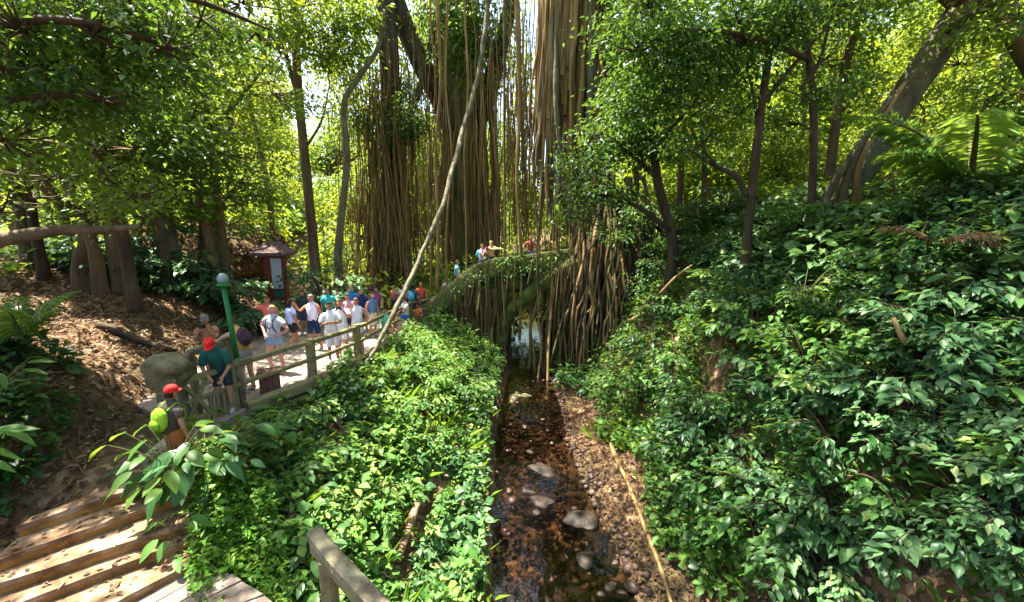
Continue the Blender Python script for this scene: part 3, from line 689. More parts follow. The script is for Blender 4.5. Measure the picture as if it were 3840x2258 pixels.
canopy('tall canopy tree added for dappled shade among the ferns on the upper slope', (15, 12), (13, 14, 15), [((13, 16, 16), (5, 5, 2)), ((9, 18, 17), (4, 4, 1.8)), ((16, 10, 15), (4.5, 4.5, 1.8)), ((11, 8, 16), (4, 4, 1.5))], 200, LEAF_MID)

# --- right side trees
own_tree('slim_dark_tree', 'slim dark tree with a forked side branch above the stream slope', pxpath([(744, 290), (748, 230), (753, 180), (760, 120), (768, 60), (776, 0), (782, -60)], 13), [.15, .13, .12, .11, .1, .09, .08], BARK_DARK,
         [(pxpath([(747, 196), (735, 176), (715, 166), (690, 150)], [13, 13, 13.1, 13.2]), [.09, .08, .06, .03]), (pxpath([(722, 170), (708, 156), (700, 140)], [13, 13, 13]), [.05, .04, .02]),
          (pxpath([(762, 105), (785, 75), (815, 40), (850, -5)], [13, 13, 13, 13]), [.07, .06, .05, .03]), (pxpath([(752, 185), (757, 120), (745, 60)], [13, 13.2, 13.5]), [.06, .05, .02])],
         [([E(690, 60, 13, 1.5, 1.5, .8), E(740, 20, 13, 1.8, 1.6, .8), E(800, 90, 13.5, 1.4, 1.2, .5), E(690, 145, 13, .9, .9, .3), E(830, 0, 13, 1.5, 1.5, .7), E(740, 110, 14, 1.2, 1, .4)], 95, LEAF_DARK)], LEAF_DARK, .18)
own_tree('slender_tree', 'slender reddish trunk between slim dark tree and leaning trunk', pxpath([(831, 165), (836, 120), (845, 70), (857, 20), (866, -40)], 18), [.19, .18, .16, .15, .12], BARK,
         [(pxpath([(836, 120), (860, 90), (880, 70)], 18), [.06, .04, .02])],
         [([E(850, 0, 18, 3, 2.4, 1.3), E(820, 60, 19, 1.8, 1.6, .8), E(800, 120, 19, 1.5, 1.5, .7)], 100, LEAF_MID)], LEAF_MID, .22)
t = own_tree('leaning_tree', 'massive grey-brown leaning trunk on the fern slope', pxpath([(846, 195), (862, 165), (886, 125), (917, 78), (950, 30), (987, -30)], 14), [.44, .42, .42, .40, .38, .36], BARK_LEAN,
         [(pxpath([(985, -30), (940, -70), (880, -90)], 13.2), [.2, .15, .06]), (pxpath([(948, 30), (1000, 0), (1050, -20)], [13.2, 12, 11]), [.14, .1, .04])],
         [([E(930, -50, 13, 2.2, 2.2, .8), E(1020, 10, 12, 1.2, 1.2, .5), E(1020, 90, 15, 2, 2, 1)], 90, LEAF_MID)], LEAF_SUN, .2, sides=18, flute=.07, nf=4)
for k, (a, b, c, d) in enumerate([((840, 205), (851, 165), (868, 130), (893, 95)), ((858, 210), (857, 170), (877, 128), (905, 82)), ((826, 200), (842, 170), (862, 140), (880, 112))]):
    part('root', limb(root_to_ground(pxpath([a, b, c, d], [12.9, 12.75, 12.75, 12.8])), [.16, .12, .1, .07, .05], 8, 4), ROOT if k == 1 else BARK_LEAN, t, True)
own_tree('slope_edge_tree', 'dark leaning trunk behind the palm fronds on the upper slope', pxpath([(984, 135), (998, 90), (1015, 40), (1035, -20)], 17), [.3, .27, .24, .2], BARK_DARK,
         [], [([E(1010, 20, 16, 2.4, 2, 1.2), E(960, 60, 18, 2, 2, 1)], 60, LEAF_SUN)], LEAF_SUN, .22)
for i, (px, py, Y, s, lm, nm) in enumerate([(700, 130, 20, 1.1, LEAF_SUN, 'behind the slim dark tree'), (780, 160, 22, 1.0, LEAF_SUN, 'behind the forked side branch'), (920, 130, 20, 1.0, LEAF_SUN, 'behind the massive leaning trunk'), (990, 60, 22, 1.2, LEAF_SUN, 'behind the dark leaning trunk'), (690, 40, 22, 1.2, LEAF_MID, 'over the great root cascade'),
                                            (800, 40, 24, 1.2, LEAF_SUN, 'behind the slender reddish trunk'), (960, 150, 24, 1.1, LEAF_SUN, 'above the palm fronds'), (880, 165, 26, 1., LEAF_SUN, 'low behind the leaning trunk'), (1060, 120, 17, 1., LEAF_MID, 'at the top of the fern slope')]):
    p = at(px, py, Y); base = Vector((p.x+U(-1, 1), p.y+U(0, 1), 0)); z = gz(base.x, base.y)
    own_tree('slope_tree', ('sunlit yellow-leaved' if lm is LEAF_SUN else 'green-leaved')+' tree '+nm, [Vector((base.x, base.y, z+.1)), Vector((base.x, base.y, (z+p.z)/2)), p+Vector((0, 0, .5))], [.18, .13, .05], BARK,
             [([p+Vector((0, 0, -.8)), p+Vector((U(-1.5, 1.5), U(-1, 1), .8)), p+Vector((U(-2.6, 2.6), U(-1, 1), 1.2))], [.08, .05, .02]) for _ in range(2)],
             [([(tuple(p+Vector((U(-2.4, 2.4), U(-1.5, 1.5), U(-1.4, 1.5)))), (1.7*s, 1.6*s, .8*s)) for _ in range(5)], 58, lm)], lm, .24)
BR_T = 'overhanging_branch_tree'
own_tree('overhanging_tree', 'dark-leaved tree whose branches hang over the litter slope', [Vector((-10.6, 6.2, gz(-10.6, 6.2)+.1)), Vector((-10.9, 6.3, 9)), Vector((-10, 6.6, 13))], [.26, .2, .12], BARK_DARK,
         [(pxpath([(-40, 40), (40, 20), (120, 30), (190, 55)], [7.4, 7.6, 8, 8.4]), [.09, .07, .05, .02]), (pxpath([(-40, 110), (20, 100), (80, 95), (140, 110)], [7.2, 7.4, 7.7, 8]), [.07, .05, .04, .015]), (pxpath([(60, -60), (130, -20), (210, 5), (270, 30)], [8, 8.4, 9, 9.5]), [.08, .06, .05, .02])],
         [([E(20, 20, 7.5, 1.0, .9, .4), E(90, 25, 7.9, 1.0, .8, .4), E(160, 40, 8.2, .9, .8, .4), E(40, 95, 7.4, .9, .7, .3), E(100, 90, 7.8, .9, .7, .3), E(0, 60, 7.2, .8, .7, .35), E(200, 10, 9, 1.0, .8, .4), E(255, 25, 9.5, .8, .7, .35), E(130, 0, 8.4, 1.0, .8, .4)], 110, LEAF_DARK)], LEAF_DARK, .15, per=48, spread=(.36, .36, .14))
own_tree('overhanging_tree', 'dark-leaved tree spreading high branches over the steep slope', [Vector((9.2, 13.4, gz(9.2, 13.4)+.1)), Vector((8.6, 13.2, 11)), Vector((7.4, 13, 14))], [.12, .1, .07], BARK_DARK,
         [(pxpath([(810, 60), (760, 40), (700, 30), (640, 45)], [12.6, 12.3, 12, 12]), [.08, .06, .05, .02]), (pxpath([(800, 90), (820, 60), (830, 20)], [12.6, 12.4, 12.2]), [.06, .05, .02])],
         [([E(640, 45, 12, 1.0, .9, .4), E(690, 30, 12, 1.2, .9, .5), E(745, 35, 12.3, 1.2, .9, .5), E(670, 85, 12.4, 1.0, .8, .4), E(720, 75, 12.6, .9, .8, .35), E(790, 20, 12, .8, .8, .4), E(650, 0, 12.5, 1.2, .9, .4), E(630, 110, 13, .9, .8, .4)], 120, LEAF_DARK)], LEAF_DARK, .17, per=52, spread=(.4, .4, .16))
# dark broad bush-tree hanging in front of the great banyan
own_tree('overhanging_tree', 'dense dark-green tree hanging over the root bridge', [Vector((6.2, 17, gz(6.2, 17))), Vector((6.4, 17.2, 6.5)), Vector((5.6, 17.2, 9)), Vector((5.2, 17, 12)), Vector((5.5, 17, 15))], [.22, .2, .17, .12, .06], BARK_DARK,
         [([Vector((6.2, 17.1, 7)), Vector((4.6, 16.8, 8)), Vector((2.9, 16.5, 8.4))], [.12, .08, .03]), ([Vector((5.6, 17.2, 9)), Vector((4, 17, 10.2)), Vector((2.8, 17, 10.6))], [.1, .07, .03]), ([Vector((5.4, 17.2, 10)), Vector((7, 17, 12)), Vector((8.2, 16.8, 13))], [.1, .07, .03])],
         [([E(618, 135, 16.8, 1.4, 1.3, .7), E(575, 170, 16.5, 1.0, .9, .5), E(645, 85, 17, 1.3, 1.3, .8), E(640, 110, 17, 1.2, 1, .5), E(600, 190, 16.6, 1.4, 1, .5), E(640, 150, 17.2, 1.3, 1.2, .7), E(590, 218, 16.4, .9, .8, .4), E(660, 80, 17.5, 1.6, 1.4, .9), E(650, 30, 17.5, 1.8, 1.4, .9), E(700, 60, 17.5, 1.5, 1.4, .9)], 210, LEAF_DARK)],
         LEAF_DARK, .2, per=60, spread=(.42, .42, .22))

# ------------------------------------------------------------------ banyans
def hang(m, x, y, z0, z1, r, sway=.12, sides=5, n=None):
    n = max(5, int(abs(z0-z1)/.75)); vx = vy = 0; cx, cy_ = x, y; pts = []; rr = []; k = rd.choice((.45, .6, .9, 1.25)); px_ = U(0, 6.28)
    for i in range(n+1):
        t = i/n; vx = vx*.72+rd.gauss(0, .11)*sway*2; vy = vy*.72+rd.gauss(0, .11)*sway*2
        cx += vx+(x-cx)*.08; cy_ += vy+(y-cy_)*.1
        pts.append((cx, cy_, z0+(z1-z0)*t)); rr.append(r*(1+(k-1)*t)*U(.75, 1.3)*(.2, .6, 1)[min(i, 2)])
    m.tube(pts, rr, sides, cap=False)
    if U(0, 1) < .4 and n > 6:
        k0 = rd.randrange(2, n-3); q0 = Vector(pts[k0]); e0 = Vector(pts[-1])+Vector((U(-.6, .6), U(-.4, .4), U(-.2, .8)))
        q1 = [q0, q0.lerp(e0, .3)+Vector((U(-.12, .12), 0, 0)), q0.lerp(e0, .65)+Vector((U(-.12, .12), 0, 0)), e0]; m.tube(smooth_path(q1, 2), lerps([rr[k0]*.8, rr[k0]*.6, rr[k0]*.35], 7), sides, cap=False)
# central banyan
ct = thing('banyan_tree', 'central banyan with a straight fluted trunk and forked mossy limb', 'tree', (-2.7, 27, gz(-2.7, 27)))
part('trunk', limb([(-2.7, 27, 0), (-2.75, 27, 4), (-2.9, 27, 9), (-3.0, 27, 13), (-3.1, 27, 17), (-2.8, 27, 24), (-2.6, 27, 30)], [1.7, 1.25, 1.1, 1.05, 1.15, .9, .6], 28, 5, flute=.13, nf=7), BARK_MOSS, ct, True)
part('limb', limb(pxpath([(455, 130), (440, 95), (420, 60), (398, 10), (385, -40)], [26.6, 26.4, 26.2, 26, 25.5]), [.75, .62, .55, .5, .4], 14, 5, flute=.08), BARK_DARK, ct, True)
part('limb', limb(pxpath([(470, 140), (490, 90), (505, 30), (520, -40)], [27, 27, 27, 27]), [.6, .5, .42, .35], 12, 5, flute=.08), BARK_DARK, ct, True)
part('limb', limb(pxpath([(460, 60), (445, 10), (430, -50)], [27, 27, 26]), [.6, .5, .42], 12, 5, flute=.08), BARK_MOSS, ct, True)
for i in range(20):
    px = U(441, 500); Yr = U(25.3, 26.6); m = MB()
    a = at(px, U(60, 150), Yr); hang(m, a.x, Yr, a.z, gz(a.x, Yr)-.2 if U(0, 1) < .75 else 5.0, U(.05, .13), .18, 7)
    part('aerial_root', m, rd.choice([ROOT, ROOT, ROOT_DARK, BARK_MOSS]), ct, True)
m = MB()
for i in range(150):
    px = U(430, 535); Yr = U(24, 28); a = at(px, U(-40, 120), Yr); hang(m, a.x, Yr, a.z, U(3.5, 10), U(.012, .035), .2, 4)
tag(part('fine_roots', m, ROOT, ct, True), kind='stuff')
# leaves on the trunk top: dark ivy mass, and hanging yellow-green sprays
put('crown', crown_mesh([E(455, 40, 26.2, 1.8, 1.2, 2.0), E(470, 75, 26, 1.3, 1, 1.8), E(440, 5, 26, 1.6, 1, 1.2), E(480, 20, 26.5, 1.6, 1.2, 2)], 120, 70, .24, (.4, .4, .5), off=tuple(ct.location), tilt=(.3, 1.3)), LEAF_MID, ct)
put('crown', crown_mesh([E(px, py, Yr, 1.2, 1.2, 1.8) for px, py, Yr in [(495, 60, 28), (522, 40, 29), (530, 95, 30), (518, 130, 30), (425, 110, 28), (415, 150, 29), (500, 170, 29), (520, 180, 30), (430, 40, 29), (405, 30, 29), (385, 90, 29)]], 220, 50, .25, (.3, .3, .8), off=tuple(ct.location), tilt=(.5, 1.4)), LEAF_SUN, ct)
put('crown', crown_mesh([((-4, 25, 22), (6, 5, 2)), ((2, 27, 23), (6, 5, 2)), ((-8, 28, 21), (5, 5, 2)), ((-1, 20, 20), (5, 4, 1.4)), ((5, 22, 21), (5, 4, 1.6))], 190, 50, .34, (.8, .8, .5), gaps=True, off=tuple(ct.location)), LEAF_SUN, ct)
# left root curtain
lt = thing('curtain_banyan', 'banyan hung with a dense brown curtain of aerial roots behind the crowd', 'tree', (-7, 25, gz(-7, 25)))
part('trunk', limb(pxpath([(392, 320), (394, 260), (396, 200), (392, 140), (390, 80), (386, 20), (384, -60)], 25), [1.0, .75, .55, .5, .5, .5, .45], 20, 5, flute=.15, nf=6), BARK_DARK, lt, True)
part('limb', limb(pxpath([(388, 40), (370, 20), (345, -5), (320, -30)], [25, 24.5, 24, 23.5]), [.3, .25, .22, .15], 9, 4), BARK_MOSS, lt, True)
part('limb', limb(pxpath([(392, 150), (412, 110), (425, 70), (435, 20)], [25, 25.3, 25.6, 26]), [.28, .22, .18, .15], 9, 4), BARK_DARK, lt, True)
for i in range(58):
    px = rd.gauss(385, 16); Yr = U(23.2, 25.5); top = U(60, 210) if px > 368 else U(150, 205); m = MB(); a = at(px, top, Yr)
    hang(m, a.x, Yr, a.z, gz(a.x, Yr)-.2 if U(0, 1) < .8 else U(3, 6), U(.025, .075), .3, 6)
    part('aerial_root', m, rd.choice([ROOT, ROOT, ROOT_DARK, ROOT_DARK]), lt, True)
m = MB()
for i in range(340):
    px = rd.gauss(384, 24); Yr = U(23, 26); a = at(px, U(30, 225), Yr); hang(m, a.x, Yr, a.z, gz(a.x, Yr) if U(0, 1) < .4 else U(3, 7), U(.01, .03), .2, 4)
tag(part('fine_roots', m, ROOT, lt, True), kind='stuff')
put('crown', crown_mesh([E(395, 130, 24, 1.3, 1, 1), E(405, 120, 23.6, 1, 1, .8), E(388, 160, 24, .8, .8, .7), E(368, 120, 24, .9, .8, 1.0), E(400, 95, 25, .9, .9, .8)], 70, 60, .2, (.35, .35, .3), off=tuple(lt.location)), LEAF_DARK, lt)
put('crown', crown_mesh([E(px, py, Yr, 1.0, 1, 1.6) for px, py, Yr in [(352, 60, 24), (362, 100, 25), (375, 70, 26), (340, 100, 26), (350, 20, 25), (410, 60, 26.5), (330, 60, 26), (415, 180, 28), (430, 200, 28)]], 130, 50, .25, (.3, .3, .8), off=tuple(lt.location), tilt=(.5, 1.4)), LEAF_SUN, lt)
# great banyan right of the bridge: column of root strands and a cascade of roots down the bank
rt = thing('great_banyan', 'great banyan of bundled hanging roots flowing down the stream bank', 'tree', (4.6, 22.5, gz(6, 22)))
part('trunk', limb([(5.6, 22.6, 0), (5.4, 22.8, 4), (4.6, 23, 7), (3.7, 23.2, 10), (3.5, 23.2, 14), (3.6, 23.2, 20), (3.7, 23.2, 28)], [2.3, 1.9, 1.45, 1.15, 1.15, 1.2, 1.1], 30, 5, flute=.13, nf=8), BARK_DARK, rt, True)
part('limb', limb(pxpath([(590, 100), (620, 40), (650, -30)], 23), [.4, .32, .25], 10, 4), BARK, rt, True)
for i in range(76):
    px = U(541, 607); Yr = 23.2-math.sqrt(max(.1, 1.7-((px-575)/33)**2*1.5))*1.0-U(0, .25); m = MB(); a = at(px, U(-90, -20), Yr); b = at(px, U(60, 230) if px > 560 else U(120, 250), Yr)
    hang(m, a.x, Yr, a.z, b.z, U(.05, .13), .14, 7, 9)
    part('aerial_root', m, rd.choice([ROOT, ROOT, BARK_GREY, ROOT_DARK]), rt, True)
for i in range(84):     # cascade of thick roots spreading down to the water
    a0 = U(0, 1); px0 = 585+60*a0+U(-8, 8); px1 = 548+132*a0+U(-14, 14); py1 = 330+U(-15, 55)-25*a0
    Y0 = 21.6-1.2*math.sin(a0*3.1)+U(-.3, .3); Y1 = Y0-U(.4, 2.2)
    b = at(px1, py1, Y1); b.z = max(b.z, gz(b.x, b.y)-.1)
    a = at(px0, 195+U(-25, 35), Y0); w_ = lambda f, s_=.2: a.lerp(b, f)+Vector((U(-s_, s_), U(-s_*1.6, s_*.4), U(-.15, .25)))
    g = Vector((b.x+U(-.15, .15), b.y-.1, gz(b.x, b.y)-.15))
    part('root', limb([a, w_(.2, .18), w_(.42), w_(.62, .35), w_(.82), b, g], [U(.06, .16), U(.04, .11), U(.035, .09), U(.03, .08), U(.03, .07), U(.02, .06), .02], 7, 4, rough=.1), rd.choice([ROOT, ROOT_DARK, BARK_MOSS, ROOT_DARK, BARK_DARK]), rt, True)
put('crown', crown_mesh([E(640, 215, 19.6, .9, .6, .6), E(668, 250, 19, .9, .6, .7), E(655, 285, 18.4, .8, .5, .5), E(690, 220, 19, 1, .7, .6), E(680, 300, 17.5, .7, .5, .4), E(625, 235, 19.4, .5, .4, .4)], 80, 55, .17, (.3, .3, .16), off=tuple(rt.location)), LEAF_DARK, rt)
m = MB()
for i in range(260):
    px = U(535, 690); Yr = U(19.5, 22.5); a = at(px, U(190, 260), Yr); hang(m, a.x, Yr, a.z, max(gz(a.x, Yr), a.z-U(2, 6)), U(.012, .035), .2, 4)
tag(part('fine_roots', m, ROOT_DARK, rt, True), kind='stuff')
put('crown', crown_mesh([E(px, py, Yr, 1.3, 1.2, 1.6) for px, py, Yr in [(610, 30, 24.5), (620, 80, 25), (535, 190, 27), (640, 120, 25), (525, 225, 30), (605, 5, 23)]], 160, 50, .25, (.35, .35, .7), off=tuple(rt.location), tilt=(.5, 1.4)), LEAF_SUN, rt)
put('crown', crown_mesh([((6, 19, 20), (5, 4, 1.6)), ((9, 23, 20), (5, 5, 2)), ((1, 17, 19), (4, 4, 1.3))], 120, 55, .32, (.8, .8, .5), gaps=True, off=tuple(rt.location)), LEAF_MID, rt)

# ------------------------------------------------------------------ arched root bridge over the stream
bt = thing('root_bridge', 'mossy arched bridge of living roots crossing high over the stream', 'bridge', (-3.6, 21.3, 2.3))
BR = [(-4.6, 21.2, 2.6), (-3.5, 21.2, 3.5), (-2.2, 21.2, 4.55), (-1.0, 21.3, 5.15), (.6, 21.4, 5.35), (2.4, 21.6, 5.6), (4.4, 21.9, 5.9), (6, 22.3, 5.9)]
p = smooth_path(BR, 5)
m = MB(); m.tube([q+Vector((0, .3, -.92)) for q in p], lerps([.55, .6, .62, .6, .62, .7, .9, 1.2], len(p)), 16, flute=.10, nf=5, rough=.03); part('main_root', m, MOSS, bt, True)
m = MB(); m.tube([q+Vector((0, -.5, -.3)) for q in p], lerps([.2, .24, .26, .24, .27, .35, .5, .7], len(p)), 10, flute=.12, rough=.05); part('side_root', m, MOSS, bt, True)
for k, yo in enumerate((-.72, 1.15)):
    for i in range(len(p)-2):
        a, b = p[i], p[i+1]; m = MB(); m.bar(a+Vector((0, yo, -.05)), b+Vector((0, yo, -.05)), .22, .82, .02); part('parapet_stone', m, MOSS if i > 12 else WOOD, bt)
pd = MB(); vs = []; fs = []
for i, q in enumerate(p): vs += [(q.x, q.y-.65, q.z-.45), (q.x, q.y+1.1, q.z-.45)]
for i in range(len(p)-1): fs.append((2*i, 2*i+1, 2*i+3, 2*i+2))
pd.add(vs, fs); part('walk_surface', pd, PAVE, bt)
part('strut_root', limb(pxpath([(585, 262), (548, 280), (525, 298), (505, 318), (500, 345), (494, 395)], [20.9, 20.8, 20.8, 20.8, 20.8, 20.6]), [.6, .42, .33, .34, .36, .45], 14, 5, flute=.12), MOSS, bt, True)
part('strut_root', limb([(-3.2, 21, 3.2), (-2.2, 20.8, 2.6), (-1.2, 20.6, 1.2), (-.7, 20.5, -.2)], [.5, .42, .4, .45], 12, 4, flute=.12), BARK_DARK, bt, True)
# hanging roots below and in front of the bridge
for i in range(16):
    px = U(447, 528); m = MB(); a = at(px, 288 if px < 470 else 266, 20.35); hang(m, a.x, 20.35, a.z+.3, a.z-U(1.5, 4.2), U(.025, .07), .25, 6); part('hanging_root', m, rd.choice([ROOT, ROOT_DARK, BARK_MOSS]), bt, True)
for (px, top, bot, Yr, r, mt) in [(460, 285, 335, 20.3, .17, ROOT), (478, 295, 355, 20.2, .06, ROOT), (489, 290, 375, 20.0, .1, ROOT), (495, 290, 350, 20.2, .12, ROOT), (517, -50, 340, 20.6, .09, ROOT), (504, -40, 400, 20.4, .06, ROOT_DARK), (535, 262, 380, 20.2, .05, ROOT), (540, 265, 420, 18.8, .06, ROOT),
                                  (552, 265, 435, 18.2, .08, ROOT), (545, 262, 395, 19.6, .05, BARK_MOSS), (558, 262, 425, 19, .07, BARK_MOSS), (564, 262, 420, 19.2, .05, ROOT), (570, 262, 415, 19.4, .08, ROOT_DARK), (578, 262, 405, 19.8, .07, ROOT_DARK), (449, -40, 300, 20.6, .05, ROOT), (438, -50, 295, 20.8, .075, ROOT), (432, -50, 320, 20.6, .035, ROOT), (447, 300, 345, 20.2, .03, ROOT), (530, 290, 370, 20.6, .09, BARK_MOSS), (466, -50, 300, 20.6, .045, ROOT)]:
    a = at(px, top, max(Yr, 20.75)); b = at(px+U(-3, 3), bot, Yr); part('hanging_root', limb([a, a.lerp(b, .15)+Vector((U(-.12, .12), .15, .1)), a.lerp(b, .35)+Vector((U(-.15, .15), .2, .1)), a.lerp(b, .55)+Vector((U(-.18, .18), .15, 0)), a.lerp(b, .78)+Vector((U(-.15, .15), .05, 0)), b], [r*1.5, r, r*.8, r*U(.6, 1.3)], 7, 4, rough=.08), mt, bt, True)
m = MB()
for i in range(200):
    px = U(440, 592); Yr = U(20, 21.6); px += 40*(1 if px > 530 else -1)*(abs(px-530) < 22)
    a = at(px, 285 if px < 500 else 262, Yr); hang(m, a.x, Yr, a.z, a.z-U(1.2, 4.6), U(.012, .04), .15, 4)
tag(part('fine_roots', m, ROOT_DARK, bt, True), kind='stuff')
pts = np.array([(q.x, q.y, q.z) for q in p])[5:]
ii = rng.integers(0, len(pts), 1500); ii = ii[np.sin(ii*1.1)+np.sin(ii*.43+1) > -.2]; nq = len(ii); P = pts[ii]+np.stack([rng.normal(0, .35, nq), rng.uniform(-1.0, -.75, nq), rng.normal(-.15, .34, nq)], 1)
put('foliage', leaves(P-np.array(bt.location), .17*rng.uniform(.6, 1.3, nq), orient(nq, rng.normal(-1.57, .8, nq), (.2, 1.3)), .55), LEAF_COVER, bt)

# liana swinging down in front of the walkway
lpts = [at(px, py, Yv) for px, py, Yv in [(492, -60, 19), (486, 20, 18.5), (478, 75, 18), (466, 120, 17), (455, 160, 16), (443, 205, 15), (425, 245, 14), (408, 285, 13), (390, 320, 12.2), (372, 355, 11.4), (352, 378, 10.8)]]
lpts[-1].z = gz(lpts[-1].x, lpts[-1].y)-.1
m = MB(); pp = smooth_path(lpts, 5); pp = [q+Vector((U(-.022, .022), U(-.03, .03), 0)) for q in pp]; m.tube(pp, [r_*U(.88, 1.15) for r_ in lerps([.10, .09, .09, .08, .075, .07, .06, .055], len(pp))], 9, rough=.12)
solo('liana', m, BARK_GREY, 'long pale liana sweeping diagonally down in front of the railing', 'liana', smooth=True)
m = MB(); hang(m, *at(413, 30, 19)[:2], at(413, 30, 19).z, at(413, 135, 19).z, .04, .05, 6, 6)
solo('grey_vine', m, BARK_GREY, 'thin straight grey vine between the two tall trunks', 'vine', smooth=True)

# brown mound behind the notice board
mc = at(205, 262, 23)
m = MB(); m.blob((mc.x-1, 24, gz(mc.x, 24)+.6), (4.8, 3.4, 2.3), 5, 4, .35)
mo = solo('earth_mound', m, GROUND, 'dark brown mound of dead leaves behind the notice board', 'mound', smooth=True)
mv = np.array(m.v); mv = mv[mv[:, 2] > gz(mc.x, 24)+.8]
ii = rng.integers(0, len(mv), 6000); P = mv[ii]+rng.normal(0, .16, (6000, 3))
put('litter', leaves(P-np.array(mo.location), .34*rng.uniform(.5, 1.3, 6000), orient(6000, rng.uniform(0, 6.28, 6000), (-.2, 1.2), .8), .45), LITTER_DARK, mo)['kind'] = 'stuff'
# fallen branches on the left slope
own_tree('low_limbed_tree', 'tree stretching a long low orange-brown limb over the litter slope', [Vector((-12.4, 8.1, gz(-12.4, 8.1)+.1)), Vector((-12.6, 8.1, 7.2)), Vector((-13, 8.2, 12))], [.3, .24, .16], BARK,
         [([Vector((-12.6, 8.1, 6.6))]+pxpath([(-20, 244), (10, 238), (60, 230), (100, 230), (140, 226)], [8.2, 8.4, 8.7, 9, 9.2]), [.18, .16, .14, .11, .09, .05])], [([((-13, 8, 12.5), (2.5, 2.5, 1.2))], 40, LEAF_MID)], LEAF_MID, .2)
q = [at(px, py, 10.5) for px, py in [(85, 252), (105, 262), (135, 278), (165, 284)]]
for v in q: v.z = gz(v.x, v.y)+.12
solo('fallen_branch', limb(q, [.1, .1, .08, .05], 8, 4, rough=.06), BARK_DARK, 'dark fallen branch lying on the leaf litter', 'branch', smooth=True)
# ------------------------------------------------------------------ people
SKINS = {'fair': (.50, .30, .21), 'pink': (.52, .27, .20), 'tan': (.36, .18, .10), 'red': (.46, .19, .11), 'brown': (.20, .10, .06)}
HAIRS = {'black': (.012, .010, .010), 'brown': (.06, .03, .015), 'grey': (.22, .19, .17), 'blond': (.35, .24, .11), 'red': (.16, .05, .02)}
DARKM = plain('dark_detail', (.015, .015, .017), .35, .1); LIPM = plain('lip', (.30, .09, .08), .6, .1)
def seg_d(P, a, b):
    ab = b-a; t = np.clip(((P-a) @ ab)/max(ab @ ab, 1e-9), 0, 1)
    return np.linalg.norm(P-(a+t[:, None]*ab), axis=1), t
ARMS = {'down': ((.255, .02, 1.15), (.27, -.07, .90)), 'hips': ((.42, .07, 1.17), (.20, -.07, 1.02)), 'camera': ((.25, -.21, 1.22), (.075, -.27, 1.50)),
        'fold': ((.27, -.07, 1.15), (-.02, -.22, 1.20)), 'raise': ((.40, -.06, 1.40), (.50, -.16, 1.64)), 'phone': ((.25, -.08, 1.15), (.10, -.30, 1.27)),
        'wave': ((.36, -.05, 1.24), (.47, -.14, 1.48)), 'lap': ((.24, -.12, 1.14), (.12, -.30, 1.02)), 'reach': ((.24, -.26, 1.34), (.2, -.52, 1.36)), 'back': ((.3, .1, 1.16), (.22, -.02, .95))}
